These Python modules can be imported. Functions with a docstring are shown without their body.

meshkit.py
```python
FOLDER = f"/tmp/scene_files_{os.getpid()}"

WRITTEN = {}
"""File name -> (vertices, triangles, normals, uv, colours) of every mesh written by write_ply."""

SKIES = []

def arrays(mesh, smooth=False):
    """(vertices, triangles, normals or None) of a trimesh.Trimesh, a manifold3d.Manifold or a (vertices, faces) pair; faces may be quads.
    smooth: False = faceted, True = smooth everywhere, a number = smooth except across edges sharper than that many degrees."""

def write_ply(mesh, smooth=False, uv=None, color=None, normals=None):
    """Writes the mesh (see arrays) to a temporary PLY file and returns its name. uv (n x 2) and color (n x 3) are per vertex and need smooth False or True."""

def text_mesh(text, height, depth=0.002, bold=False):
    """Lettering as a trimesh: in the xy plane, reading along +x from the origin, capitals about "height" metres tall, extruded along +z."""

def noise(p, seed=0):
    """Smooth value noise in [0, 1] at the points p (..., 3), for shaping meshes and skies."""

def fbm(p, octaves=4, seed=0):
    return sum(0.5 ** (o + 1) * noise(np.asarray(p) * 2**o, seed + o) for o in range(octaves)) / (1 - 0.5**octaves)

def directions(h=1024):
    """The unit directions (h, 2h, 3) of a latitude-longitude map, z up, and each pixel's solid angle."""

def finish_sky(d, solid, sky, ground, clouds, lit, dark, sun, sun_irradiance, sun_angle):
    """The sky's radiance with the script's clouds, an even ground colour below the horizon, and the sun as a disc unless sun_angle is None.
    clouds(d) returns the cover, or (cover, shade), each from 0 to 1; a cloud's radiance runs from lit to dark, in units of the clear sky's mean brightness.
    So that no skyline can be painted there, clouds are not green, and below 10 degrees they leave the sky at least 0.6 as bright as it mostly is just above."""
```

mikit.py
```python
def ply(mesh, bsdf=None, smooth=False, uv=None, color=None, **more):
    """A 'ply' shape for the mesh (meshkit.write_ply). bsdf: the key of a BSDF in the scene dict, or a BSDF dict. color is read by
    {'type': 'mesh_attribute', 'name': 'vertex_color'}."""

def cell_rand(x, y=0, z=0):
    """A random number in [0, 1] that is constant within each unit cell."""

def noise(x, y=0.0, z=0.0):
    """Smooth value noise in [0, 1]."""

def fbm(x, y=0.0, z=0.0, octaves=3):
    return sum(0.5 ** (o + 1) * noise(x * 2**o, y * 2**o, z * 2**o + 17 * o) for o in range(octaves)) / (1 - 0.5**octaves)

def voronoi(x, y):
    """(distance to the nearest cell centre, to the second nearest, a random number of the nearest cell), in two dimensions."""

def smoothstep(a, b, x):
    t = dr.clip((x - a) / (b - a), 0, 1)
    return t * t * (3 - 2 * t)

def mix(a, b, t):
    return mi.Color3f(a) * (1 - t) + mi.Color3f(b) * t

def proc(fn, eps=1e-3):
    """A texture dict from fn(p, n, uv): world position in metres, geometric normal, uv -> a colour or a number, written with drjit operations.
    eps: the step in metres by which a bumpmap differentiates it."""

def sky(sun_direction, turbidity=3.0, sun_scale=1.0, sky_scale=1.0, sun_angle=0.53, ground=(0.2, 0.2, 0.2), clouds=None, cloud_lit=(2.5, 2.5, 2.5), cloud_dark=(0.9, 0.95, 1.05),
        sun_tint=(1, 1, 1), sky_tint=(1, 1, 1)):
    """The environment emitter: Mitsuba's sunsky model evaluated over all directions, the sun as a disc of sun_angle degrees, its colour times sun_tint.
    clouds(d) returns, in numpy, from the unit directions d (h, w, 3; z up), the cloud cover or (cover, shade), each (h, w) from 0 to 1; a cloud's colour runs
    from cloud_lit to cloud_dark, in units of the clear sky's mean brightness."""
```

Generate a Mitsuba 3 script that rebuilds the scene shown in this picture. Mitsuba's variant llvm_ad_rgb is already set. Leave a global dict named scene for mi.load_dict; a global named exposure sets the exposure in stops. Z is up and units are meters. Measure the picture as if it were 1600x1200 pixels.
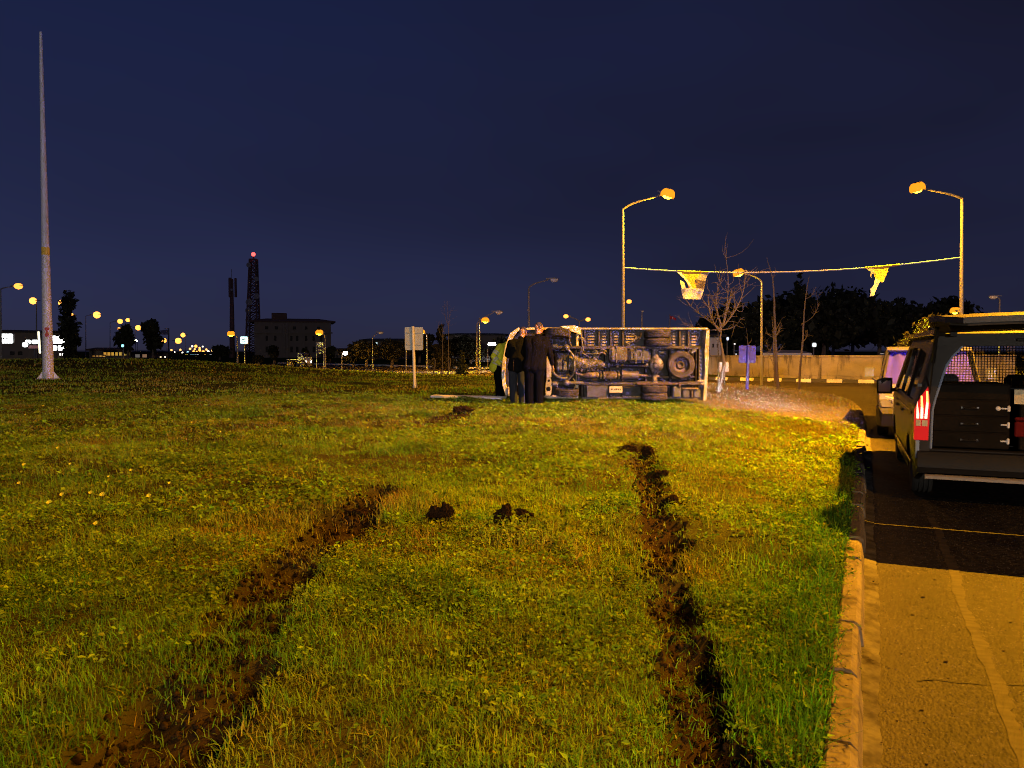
import math, random
import numpy as np, trimesh, shapely, manifold3d as m3
import drjit as dr, mitsuba as mi
import mikit, meshkit
from mikit import proc, noise, fbm, voronoi, smoothstep, mix

T = mi.ScalarTransform4f
random.seed(5)
rng = np.random.default_rng(11)
scene, labels = {}, {}
exposure = 0.0

# ------------------------------------------------------------------ camera
EYE = np.array([0.0, 0.0, 1.65])
PITCH = math.atan(52 / 1200)
scene['camera'] = {'type': 'perspective', 'fov': math.degrees(2 * math.atan(800 / 1200)), 'fov_axis': 'x', 'near_clip': 0.05, 'far_clip': 4000.0,
                   'to_world': T().look_at(origin=EYE.tolist(), target=[0, math.cos(PITCH), 1.65 - math.sin(PITCH)], up=[0, 0, 1])}


# ------------------------------------------------------------------ night sky
def night_clouds(d):
    az = np.arctan2(d[..., 0], d[..., 1])
    n = meshkit.fbm(np.stack([d[..., 0] * 2.1, d[..., 1] * 2.1, d[..., 2] * 5.0], -1), 4, 3)
    n2 = meshkit.fbm(np.stack([d[..., 0] * 1.1 + 5, d[..., 1] * 1.1, d[..., 2] * 2.2], -1), 3, 9)
    s = np.clip((n2 * 0.6 + n * 0.4 - 0.36) / 0.30, 0, 1)
    right = np.clip((np.sin(az) * 0.5 + 0.5 - 0.44) / 0.40, 0, 1)
    return np.clip(0.08 + 0.46 * s + 0.52 * right, 0, 0.94), np.clip(0.20 + 0.46 * s + 0.30 * right, 0, 1)


SKY = mikit.sky((-0.45, -0.35, 0.80), turbidity=3, sun_scale=0.0, sky_scale=0.27, sky_tint=(0.88, 0.73, 1.42), clouds=night_clouds,
                cloud_lit=(0.62, 0.64, 1.7), cloud_dark=(0.20, 0.17, 0.34), ground=(0.1, 0.1, 0.1))
SKY['sampling_weight'] = 0.35
scene['night_sky'] = SKY

SODIUM = np.array([1.0, 0.385, 0.008])
LED = np.array([1.0, 0.90, 0.74])
WHITE = np.array([0.95, 1.0, 1.0])

# lamp powers (radiance of the lenses) and how often the renderer picks each
KEY_LAMP, KEY_W = 30500.0, 2.8        # the street lamp beside the police van
NEAR_LAMP, NEAR_W = 3000.0, 1.0      # the two tall lamps that carry the cable
MID_LAMP, MID_W = 4000.0, 0.2
FLOOD, FLOOD_W = 8000.0, 2.6        # unseen floodlights added behind the camera
HEAD, HEAD_W = 4200.0, 0.7            # police van headlights
STROBE, STROBE_W = 70000.0, 0.6        # police van blue light bar


# ------------------------------------------------------------------ helpers
def smooth01(a, b, x):
    t = np.clip((x - a) / (b - a), 0, 1)
    return t * t * (3 - 2 * t)


def mat(name, color, rough=0.6, metallic=0.0, spec=0.5, two=True, **kw):
    col = color if isinstance(color, dict) else {'type': 'rgb', 'value': list(map(float, color))}
    d = {'type': 'principled', 'base_color': col, 'roughness': rough, 'metallic': metallic, 'specular': spec, **kw}
    scene['mat_' + name] = {'type': 'twosided', 'bsdf': d} if two else d


def unit(v):
    v = np.asarray(v, float)
    return v / np.linalg.norm(v)


class MB:
    """Collects pieces of one mesh."""

    def __init__(self):
        self.v, self.f, self.n = [], [], 0

    def add(self, v, f, M=None):
        v = np.asarray(v, float)
        f = np.asarray(f, int)
        if f.shape[1] == 4:
            f = np.vstack([f[:, [0, 1, 2]], f[:, [0, 2, 3]]])
        if M is not None:
            v = v @ M[:3, :3].T + M[:3, 3]
            if np.linalg.det(M[:3, :3]) < 0:
                f = f[:, ::-1]
        self.v.append(v)
        self.f.append(f + self.n)
        self.n += len(v)
        return self

    def tm(self, m, M=None):
        return self.add(m.vertices, m.faces, M)

    def hull(self, pts, M=None):
        me = m3.Manifold.hull_points(np.asarray(pts, float).tolist()).to_mesh()
        return self.add(me.vert_properties[:, :3], me.tri_verts, M)

    def box(self, lo, hi, bevel=0.0, M=None):
        lo, hi = np.minimum(lo, hi).astype(float), np.maximum(lo, hi).astype(float)
        c, h = (lo + hi) / 2, (hi - lo) / 2
        b = min(bevel, h.min() * 0.9)
        pts = []
        for s in np.ndindex(2, 2, 2):
            s = np.array(s) * 2 - 1
            if b <= 0:
                pts.append(c + s * h)
            else:
                for k in range(3):
                    q = h - b
                    q[k] = h[k]
                    pts.append(c + s * q)
        return self.hull(pts, M)

    def tube(self, pts, r, n=8, M=None, caps=True):
        pts = np.asarray(pts, float)
        r = np.broadcast_to(np.asarray(r, float), (len(pts),))
        t = np.gradient(pts, axis=0)
        t /= np.linalg.norm(t, axis=1, keepdims=True) + 1e-12
        a = np.array([0, 0, 1.0]) if abs(t[0][2]) < 0.9 else np.array([1.0, 0, 0])
        u = unit(np.cross(t[0], a))
        ang = np.arange(n) / n * 2 * np.pi
        rings = []
        for i in range(len(pts)):
            u = u - t[i] * (u @ t[i])
            u = unit(u)
            w = np.cross(t[i], u)
            rings.append(pts[i] + r[i] * (np.cos(ang)[:, None] * u + np.sin(ang)[:, None] * w))
        v = np.vstack(rings)
        k = np.arange(n)
        f = [np.stack([i * n + k, i * n + (k + 1) % n, (i + 1) * n + (k + 1) % n, (i + 1) * n + k], 1) for i in range(len(pts) - 1)]
        f = np.vstack(f)
        f = np.vstack([f[:, [0, 1, 2]], f[:, [0, 2, 3]]])
        if caps:
            v = np.vstack([v, pts[:1], pts[-1:]])
            e, L = len(v), (len(pts) - 1) * n
            f = np.vstack([f, np.stack([(k + 1) % n, k, 0 * k + e - 2], 1), np.stack([L + k, L + (k + 1) % n, 0 * k + e - 1], 1)])
        return self.add(v, f, M)

    def lathe(self, prof, n=20, M=None):
        """prof: (radius, height) pairs round the z axis."""
        prof = np.asarray(prof, float)
        ang = np.arange(n) / n * 2 * np.pi
        v = np.vstack([np.stack([r * np.cos(ang), r * np.sin(ang), 0 * ang + z], 1) for r, z in prof])
        k = np.arange(n)
        f = np.vstack([np.stack([i * n + k, i * n + (k + 1) % n, (i + 1) * n + (k + 1) % n, (i + 1) * n + k], 1) for i in range(len(prof) - 1)])
        return self.add(v, f, M)

    def prism(self, poly, depth, M=None):
        """A 2D outline (shapely polygon or points) in x, y extruded along +z."""
        if not hasattr(poly, 'exterior'):
            poly = shapely.Polygon(poly)
        m = trimesh.creation.extrude_polygon(poly, depth, engine='earcut')
        return self.tm(m, M)

    def sphere(self, c, r, sub=2, M=None):
        s = trimesh.creation.icosphere(subdivisions=sub)
        return self.add(s.vertices * np.asarray(r, float) + np.asarray(c, float), s.faces, M)

    def mesh(self):
        return np.vstack(self.v), np.vstack(self.f)

    def put(self, key, m, smooth=False, color=None, emit=None, weight=None, **kw):
        v, f = self.mesh()
        return place(key, (v, f), m, smooth, color, emit, weight, **kw)


def place(key, mesh, m, smooth=False, color=None, emit=None, weight=None, **kw):
    key = numbered(key)
    d = mikit.ply(mesh, None if m is None else 'mat_' + m, smooth=smooth, color=color, **kw)
    if emit is not None:
        d['emitter'] = {'type': 'area', 'radiance': {'type': 'rgb', 'value': [float(x) for x in emit]}, 'sampling_weight': 0.0 if weight is None else float(weight)}
    scene[key] = d
    return key


def numbered(key):
    if key not in scene and key not in labels:
        return key
    i = 1
    while f'{key}_{i:03d}' in scene or f'{key}_{i:03d}' in labels:
        i += 1
    return f'{key}_{i:03d}'


def thing(name, label, cat, group=None):
    key = numbered(name)
    labels[key] = {'label': label, 'category': cat}
    if group:
        labels[key]['group'] = group
    return key


def tag(key, label, cat, group=None):
    labels[key] = {'label': label, 'category': cat}
    if group:
        labels[key]['group'] = group
    return key


def frame(o, ex, ey, ez):
    M = np.eye(4)
    M[:3, 0], M[:3, 1], M[:3, 2], M[:3, 3] = ex, ey, ez, o
    return M


def at(u, v, d):
    """The point d metres ahead that the photograph shows at (u, v): for reading off where far things stand."""
    x, yd = (u - 800) / 1200, (v - 600) / 1200
    fy, fz = math.cos(PITCH) - yd * math.sin(PITCH), -math.sin(PITCH) - yd * math.cos(PITCH)
    return np.array([x / fy * d, d, EYE[2] + fz / fy * d])


def bez(p, n=12):
    """A smooth curve through points."""
    p = np.asarray(p, float)
    from scipy.interpolate import CubicSpline
    s = np.r_[0, np.cumsum(np.linalg.norm(np.diff(p, axis=0), axis=1))]
    return CubicSpline(s, p)(np.linspace(0, s[-1], n))


# ------------------------------------------------------------------ plain materials
mat('galvanised', (0.20, 0.20, 0.205), 0.6, 0.15)
mat('lamp_housing', (0.30, 0.31, 0.32), 0.5, 0.2)
mat('lens', (0.8, 0.7, 0.5), 0.3)
mat('unlit_lens', (0.7, 0.72, 0.75), 0.25)
mat('black_plastic', (0.007, 0.007, 0.008), 0.6, 0, 0.25)
mat('rubber', (0.022, 0.021, 0.02), 0.8, 0, 0.3)
mat('white_paint', (0.72, 0.70, 0.68), 0.45)
mat('white_board', (0.75, 0.72, 0.66), 0.7)
mat('chrome', (0.8, 0.8, 0.8), 0.15, 1.0)
mat('sign_back', (0.36, 0.37, 0.38), 0.5, 0.3)
mat('dark_building', (0.20, 0.17, 0.14), 0.9)
mat('dark_recess', (0.02, 0.02, 0.02), 0.7)
mat('roof_tile', (0.10, 0.06, 0.04), 0.9)
mat('steel_dark', (0.06, 0.05, 0.05), 0.6, 0.3)
mat('bark', (0.13, 0.11, 0.09), 0.9)
mat('young_bark', (0.11, 0.095, 0.08), 0.9)
mat('glow', (0.8, 0.8, 0.8), 0.5)
scene['mat_glass'] = {'type': 'thindielectric', 'int_ior': 1.5}

# ------------------------------------------------------------------ the ground
KD = unit([0.4192, 0.9079])                        # direction of the near kerb
K0 = np.array([1.2518, 2.7189])
kerb_pts = [K0 - KD * s for s in (60, 40, 25, 15, 8, 4, 0)] + [K0 + KD * s for s in (4, 8, 12, 14.8)] + \
    [(8.66, 18.9), (9.74, 21.55), (10.55, 24.0), (11.06, 26.3), (11.25, 28.8), (11.1, 31.2), (10.4, 33.9), (8.7, 36.8), (5.5, 40.2), (1.0, 44.2), (-4, 49), (-10, 55.2), (-25, 72), (-60, 112), (-140, 200)]
_kp = np.array(kerb_pts)
_dense = [_kp[:10]]
_curve = bez(_kp[8:], 160)
KERB = np.vstack([_kp[:8], _curve])
ISLAND = shapely.Polygon(np.vstack([KERB, [(-400, 200), (-400, -60)]]))
KLINE = shapely.LineString(KERB)
shapely.prepare(ISLAND)


def inside(x, y):
    """Distance in metres from the kerb, positive on the grass."""
    x, y = np.asarray(x, float), np.asarray(y, float)
    d = shapely.distance(shapely.points(x.ravel(), y.ravel()), KLINE).reshape(x.shape)
    return np.where(shapely.contains_xy(ISLAND, x.ravel(), y.ravel()).reshape(x.shape), d, -d)


RUT_R = bez([(0.55, 1.4), (0.70, 2.5), (0.78, 3.2), (0.93, 4.4), (1.10, 5.6), (1.33, 7.4), (1.52, 8.8), (1.66, 10.0)], 60)
RUT_L = bez([(-1.20, 1.5), (-1.22, 2.4), (-1.25, 3.1), (-1.32, 4.4), (-1.22, 6.1), (-1.12, 7.2)], 60)
RUT_L2 = bez([(-1.45, 12.6), (-1.2, 13.6), (-0.98, 14.8)], 12)
_ln = [shapely.LineString(r) for r in (RUT_R, RUT_L, RUT_L2)]


def nz(x, y, s, seed=0, oct=3):
    return meshkit.fbm(np.stack([np.asarray(x) * s, np.asarray(y) * s, 0 * np.asarray(x)], -1), oct, seed)


def rut(x, y):
    """How far the turf is torn up at a point, 0 to 1, per rut."""
    p = shapely.points(np.ravel(x), np.ravel(y))
    wob = (nz(x, y, 2.6, 5) - 0.5) * 0.22 + (nz(x, y, 8.0, 6) - 0.5) * 0.10
    out = []
    for l, w in zip(_ln, (0.175, 0.215, 0.30)):
        d = shapely.distance(p, l).reshape(np.shape(x)) + wob
        out.append(1 - smooth01(w - 0.09, w + 0.05, d))
    yy = np.asarray(y, float)
    patch = nz(x, y, 2.8, 21)
    out[0] = out[0] * (0.55 + 0.45 * smooth01(0.30, 0.50, patch + 0.20 * smooth01(5.2, 6.2, yy) + 0.20 * smooth01(3.9, 3.2, yy)))
    out[1] = out[1] * (0.36 + 0.64 * smooth01(0.38, 0.58, nz(x, y, 2.2, 22) * 0.6 + nz(x, y, 0.9, 23) * 0.4 + 0.03))
    return out


def base_height(x, y, D):
    b1 = 0.93 * np.exp(-((x + 26) ** 2 / 392 + (y - 44) ** 2 / 338)) * smooth01(0, 14, D)
    b2 = 0.2 * np.exp(-((x + 3) ** 2 + (y - 14) ** 2) / 242)
    return 0.12 + 0.11 * smooth01(0.1, 2.2, D) + (b1 + b2) * smooth01(0, 4, D)


def height(x, y, D=None, fine=True):
    x, y = np.asarray(x, float), np.asarray(y, float)
    D = inside(x, y) if D is None else D
    h = base_height(x, y, D)
    if fine:
        near = smooth01(70, 20, y) * smooth01(0.1, 0.5, D)
        h = h + near * ((nz(x, y, 0.9, 1) - 0.5) * 0.12 + (nz(x, y, 4.0, 2) - 0.5) * 0.05)
        a, b, c = rut(x, y)
        lump = nz(x, y, 5.5, 8)
        h = h - a * (0.085 + 0.11 * (lump - 0.4)) - b * (0.085 + 0.12 * (lump - 0.4)) + c * 0.12 * (lump - 0.55)
        edge = a * (1 - a) + b * (1 - b)
        h = h + edge * 0.11
    out = np.minimum(-0.08, 0 * h)
    return np.where(D > 0.03, h, out)


def grow(a, b, first, ratio):
    v, s = [a], first
    while abs(v[-1] - a) < abs(b - a):
        v.append(v[-1] + math.copysign(s, b - a))
        s *= ratio
    return v[1:]


xs = np.r_[grow(-7.5, -420, 0.09, 1.07)[::-1], np.arange(-7.5, 9, 0.065), grow(9, 420, 0.08, 1.06)]
ys = np.r_[grow(1.0, -70, 0.12, 1.15)[::-1], np.arange(1.0, 13, 0.065), grow(13, 48, 0.07, 1.012), grow(48, 900, 0.5, 1.06)]
GX, GY = np.meshgrid(xs, ys)
GD = inside(GX, GY)
outer = np.maximum(GD, -60)
GZ = height(GX, GY, GD)


# road surface and what lies beyond it
def offset(d0, a, b):
    """A strip of the ground plane between two distances outside the kerb, along part of it (by vertex index)."""
    p = KERB[a:b]
    t = np.gradient(p, axis=0)
    t /= np.linalg.norm(t, axis=1, keepdims=True)
    nrm = np.stack([t[:, 1], -t[:, 0]], 1)
    return p + nrm * d0


far_edge = np.array([(60, 35.5), (34, 36.5), (24, 37.6), (19.6, 38.6), (15.5, 40.2), (11.5, 43.2), (8.0, 48.0), (4.5, 55.0), (0, 64), (-6, 73), (-14, 82), (-30, 97), (-64, 132), (-140, 209)])
far_edge = np.vstack([far_edge[:1], bez(far_edge[1:], 90)])
ROAD = shapely.Polygon(np.vstack([KERB, [(-150, 215)], far_edge[::-1], [(60, -60)]]))
shapely.prepare(ROAD)
on_road = shapely.contains_xy(ROAD, GX.ravel(), GY.ravel()).reshape(GX.shape)
FLINE = shapely.LineString(far_edge)
shapely.prepare(FLINE)
df = shapely.distance(shapely.points(GX.ravel(), GY.ravel()), FLINE).reshape(GX.shape)
beyond = (GD < 0) & ~on_road
GZ = np.where(beyond, np.where(df > 0.12, 0.12 + 0.15 * smooth01(0, 6, df), -0.08), GZ)

soil = np.clip(sum(rut(GX, GY)), 0, 1)
n1, n2 = nz(GX, GY, 0.7, 31)[..., None], nz(GX, GY, 5.0, 32)[..., None]
turf = np.array([0.035, 0.045, 0.014]) * (0.6 + 0.8 * n2) * (1 - n1) + np.array([0.050, 0.044, 0.020]) * (0.4 + 1.1 * n2) * n1
earth = np.array([0.027, 0.0185, 0.0115]) * (0.30 + 1.4 * nz(GX, GY, 11.0, 33)[..., None])
turf = np.where(GY[..., None] > 24, np.array([0.050, 0.060, 0.018]) * (0.45 + 1.1 * nz(GX, GY, 0.5, 34)[..., None]), turf)
turf = np.where(((GY + 0.55 * GX > 19.4) & (GX > 4.4) & (GY < 40))[..., None], np.array([0.11, 0.10, 0.08]) * (0.5 + n2), turf)  # paler turf here also paints the headlight patch
GC = turf * (1 - soil[..., None]) + earth * soil[..., None]
ny, nx = GX.shape
idx = np.arange(ny * nx).reshape(ny, nx)
quad = np.stack([idx[:-1, :-1], idx[:-1, 1:], idx[1:, 1:], idx[1:, :-1]], -1).reshape(-1, 4)
tri = np.vstack([quad[:, [0, 1, 2]], quad[:, [0, 2, 3]]])
scene['mat_turf'] = {'type': 'twosided', 'bsdf': {'type': 'diffuse', 'reflectance': {'type': 'mesh_attribute', 'name': 'vertex_color'}}}
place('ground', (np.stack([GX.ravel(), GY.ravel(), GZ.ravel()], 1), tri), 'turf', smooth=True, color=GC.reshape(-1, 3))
labels['ground'] = {'kind': 'structure', 'label': 'grassy mound of a traffic island with two torn wheel ruts'}


def asphalt(p, n, uv):
    s = p.x * 0.9079 - p.y * 0.4192               # metres to the right of the kerb
    l = p.x * 0.4192 + p.y * 0.9079
    grit = noise(p.x * 95, p.y * 95)
    mid = fbm(p.x * 1.3, p.y * 1.3, 2.0)
    streak = fbm(s * 5.0, l * 0.35, 4.0)
    speck = smoothstep(0.66, 0.90, noise(p.x * 38, p.y * 38, 3.0)) - 0.8 * smoothstep(0.36, 0.14, noise(p.x * 31, p.y * 31, 8.0))
    dark = smoothstep(0.66, 0.8, fbm(p.x * 2.2, p.y * 2.2, 9.0)) * 0.5
    sw = s + 0.07 * (fbm(l * 1.6, 1.0) - 0.5) + 0.03 * (noise(l * 9.0, 2.0) - 0.5)
    seam = smoothstep(0.045, 0.02, dr.abs(sw - 0.60)) * (0.4 + 0.6 * noise(l * 6.0, 7.0))
    new = smoothstep(0.62, 0.66, sw)
    ca, cb, cc = voronoi(p.x * 0.9 + 0.35 * fbm(p.x * 3, p.y * 3), p.y * 0.9 + 0.35 * fbm(p.x * 3, p.y * 3, 5.0))
    crack = smoothstep(0.020, 0.006, cb - ca) * smoothstep(0.45, 0.6, fbm(p.x * 0.8, p.y * 0.8, 7.0))
    stain = smoothstep(0.60, 0.72, fbm(p.x * 1.7, p.y * 1.7, 12.0)) * 0.45
    dust = smoothstep(0.5, 0.0, s + 0.25 * (fbm(l * 3, s * 3) - 0.5))
    v = (0.027 + 0.022 * (grit - 0.3) + 0.018 * (mid - 0.5) + 0.022 * (streak - 0.5) + 0.05 * speck) * (1 - 0.6 * dark) * (1 - 0.14 * new) + 0.030 * seam
    v = dr.maximum(v, 0.008)
    v = v * 0.31 * (1 - 0.75 * crack) * (1 - stain)
    return mix(mi.Color3f(v * 1.08, v * 0.97, v * 0.85), mi.Color3f(0.06, 0.05, 0.04), dust * 0.4)


def grit_height(p, n, uv):
    return 0.0045 * noise(p.x * 110, p.y * 110) + 0.002 * noise(p.x * 47, p.y * 47, 5.0)


scene['mat_asphalt'] = {'type': 'bumpmap', 'arbitrary': proc(grit_height, 0.004), 'scale': 1.0,
                        'bsdf': {'type': 'twosided', 'bsdf': {'type': 'principled', 'base_color': proc(asphalt), 'roughness': 0.75, 'specular': 0.2}}}
rm = trimesh.creation.triangulate_polygon(ROAD, engine='earcut')
place('road', (np.c_[rm[0], np.zeros(len(rm[0]))], np.asarray(rm[1])), 'asphalt')
labels['road'] = {'kind': 'structure', 'label': 'asphalt road curving round the grass island'}


scene['mat_chips'] = {'type': 'twosided', 'bsdf': {'type': 'principled', 'base_color': {'type': 'mesh_attribute', 'name': 'vertex_color'}, 'roughness': 0.65, 'specular': 0.25}}
# coarse stone chips standing a little out of the worn surface
_n = 46000
_s, _l = rng.uniform(0.10, 3.3, _n), rng.uniform(0.2, 7.5, _n) ** 1.0
_q = np.array([1.2518, 2.7189]) + _l[:, None] * KD - 2.2 * KD * 0.35 + _s[:, None] * np.array([KD[1], -KD[0]])
_ok = shapely.contains_xy(ROAD, _q[:, 0], _q[:, 1])
_q = _q[_ok]
_n = len(_q)
_r = rng.uniform(0.002, 0.0062, _n) * (0.7 + 0.6 * (rng.random(_n) > .85))
_oct = np.array([(1, 0, 0), (0, 1, 0), (-1, 0, 0), (0, -1, 0), (0, 0, .75)], float)
_a = rng.uniform(0, 6.28, _n)
_ca, _sa = np.cos(_a), np.sin(_a)
_v = np.tile(_oct, (_n, 1, 1)) * (rng.uniform(.7, 1.4, (_n, 5, 1)) * _r[:, None, None])
_v = np.stack([_v[..., 0] * _ca[:, None] - _v[..., 1] * _sa[:, None], _v[..., 0] * _sa[:, None] + _v[..., 1] * _ca[:, None], _v[..., 2] * .6], -1)
_v[..., :2] += _q[:, None, :]
_f = (np.arange(_n) * 5)[:, None, None] + np.array([[0, 1, 4], [1, 2, 4], [2, 3, 4], [3, 0, 4]])
_c = np.repeat(np.array([0.042, 0.038, 0.033]) * rng.uniform(.10, 2.0, (_n, 1)) ** 1.4, 5, 0)
place('stone_chips', (_v.reshape(-1, 3), _f.reshape(-1, 3)), 'chips', color=np.clip(_c, 0.004, .2))
labels['stone_chips'] = {'kind': 'stuff', 'label': 'coarse stone chips of the worn asphalt near the kerb'}


# gutter of silt and sand along the near kerb
def silt(p, n, uv):
    g = fbm(p.x * 9, p.y * 9, 1.0)
    f = noise(p.x * 70, p.y * 70)
    return mix(mi.Color3f(0.04, 0.036, 0.032), mi.Color3f(0.15, 0.145, 0.13), g * 1.2 - 0.15 + 0.25 * (f - 0.5))


scene['mat_silt'] = {'type': 'twosided', 'bsdf': {'type': 'diffuse', 'reflectance': proc(silt)}}
gs = np.arange(-3, 13.5, 0.06)
gw = 0.07 + 0.035 * meshkit.fbm(np.stack([gs * 1.1, 0 * gs, 0 * gs], -1), 3, 4) + 0.018 * meshkit.noise(np.stack([gs * 14, 0 * gs, 0 * gs], -1), 4)
KN = np.array([KD[1], -KD[0]])
cols = []
for t, z in ((0.0, 0.020), (0.35, 0.014), (0.7, 0.009), (1.0, 0.0045)):
    q = K0 + gs[:, None] * KD + (gw * t)[:, None] * KN
    cols.append(np.c_[q, z + 0.004 * meshkit.noise(np.c_[q * 12, 0 * gs], 3)])
gv = np.stack(cols, 1).reshape(-1, 3)
k = np.arange(len(gs) - 1)
gf = np.vstack([np.stack([4 * k + j, 4 * k + j + 1, 4 * k + j + 5, 4 * k + j + 4], 1) for j in range(3)])
place('gutter', (gv, gf), 'silt', smooth=True)
labels['gutter'] = {'kind': 'structure', 'label': 'pale strip of silt along the foot of the near kerb'}


scene['mat_seam'] = {'type': 'twosided', 'bsdf': {'type': 'principled', 'base_color': {'type': 'mesh_attribute', 'name': 'vertex_color'}, 'roughness': 0.75, 'specular': 0.2}}


# ragged edge of a repaired strip in the asphalt, and a crack across it
def ribbon(key, line, widths, z, rgb, label):
    t = np.gradient(line, axis=0)
    t /= np.linalg.norm(t, axis=1, keepdims=True)
    nn = np.stack([t[:, 1], -t[:, 0]], 1)
    n = len(line)
    v = np.vstack([np.c_[line - nn * widths[:, :1], np.full(n, z)], np.c_[line + nn * widths[:, 1:], np.full(n, z)]])
    k = np.arange(n - 1)
    f = np.stack([k, n + k, n + k + 1, k + 1], 1)
    c = np.asarray(rgb) * rng.uniform(.6, 1.4, (2 * n, 1))
    place(key, (v, np.vstack([f[:, [0, 1, 2]], f[:, [0, 2, 3]]])), 'seam', color=c)
    labels[key] = {'kind': 'structure', 'label': label}


_l = np.arange(-1.5, 5.6, 0.025)
_sw = 0.60 + 0.05 * (meshkit.fbm(np.stack([_l * 1.4, 0 * _l, 0 * _l], -1), 3, 61) - .5)
_wd = np.stack([0.016 + 0.016 * meshkit.noise(np.stack([_l * 8, 0 * _l, 0 * _l], -1), 62), 0.015 + 0.05 * meshkit.fbm(np.stack([_l * 11, 0 * _l, 0 * _l], -1), 3, 63)], 1)
ribbon('asphalt_seam', K0 + _l[:, None] * KD + _sw[:, None] * KN, _wd, 0.0035, (0.028, 0.0245, 0.020), 'pale ragged seam of a repaired strip in the near asphalt')
_t = np.linspace(0, 1, 60)
_p = np.array([2.02, 3.78]) + _t[:, None] * np.array([0.72, -0.10]) + np.stack([0 * _t, 0.05 * (meshkit.fbm(np.stack([_t * 7, 0 * _t, 0 * _t], -1), 3, 64) - .5)], 1)
ribbon('asphalt_crack', _p, np.stack([0.001 + 0.0045 * meshkit.noise(np.stack([_t * 16, 0 * _t, 0 * _t], -1), 65)] * 2, 1), 0.0045, (0.006, 0.006, 0.004), 'dark crack with moss running across the near asphalt')


# kerbs, stone by stone
def concrete(p, n, uv):
    g = fbm(p.x * 3.1, p.y * 3.1, p.z * 3.1)
    f = noise(p.x * 60, p.y * 60, p.z * 60)
    st = smoothstep(0.55, 0.75, fbm(p.x * 7, p.y * 7, p.z * 2.0))
    return mix(mi.Color3f(0.08, 0.07, 0.06), mi.Color3f(0.22, 0.20, 0.17), g + 0.35 * (f - 0.5)) * (1 - 0.45 * st)


def pits(p, n, uv):
    return 0.010 * fbm(p.x * 26, p.y * 26, p.z * 26) - 0.006 * smoothstep(0.62, 0.8, noise(p.x * 34, p.y * 34, p.z * 34))


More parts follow.
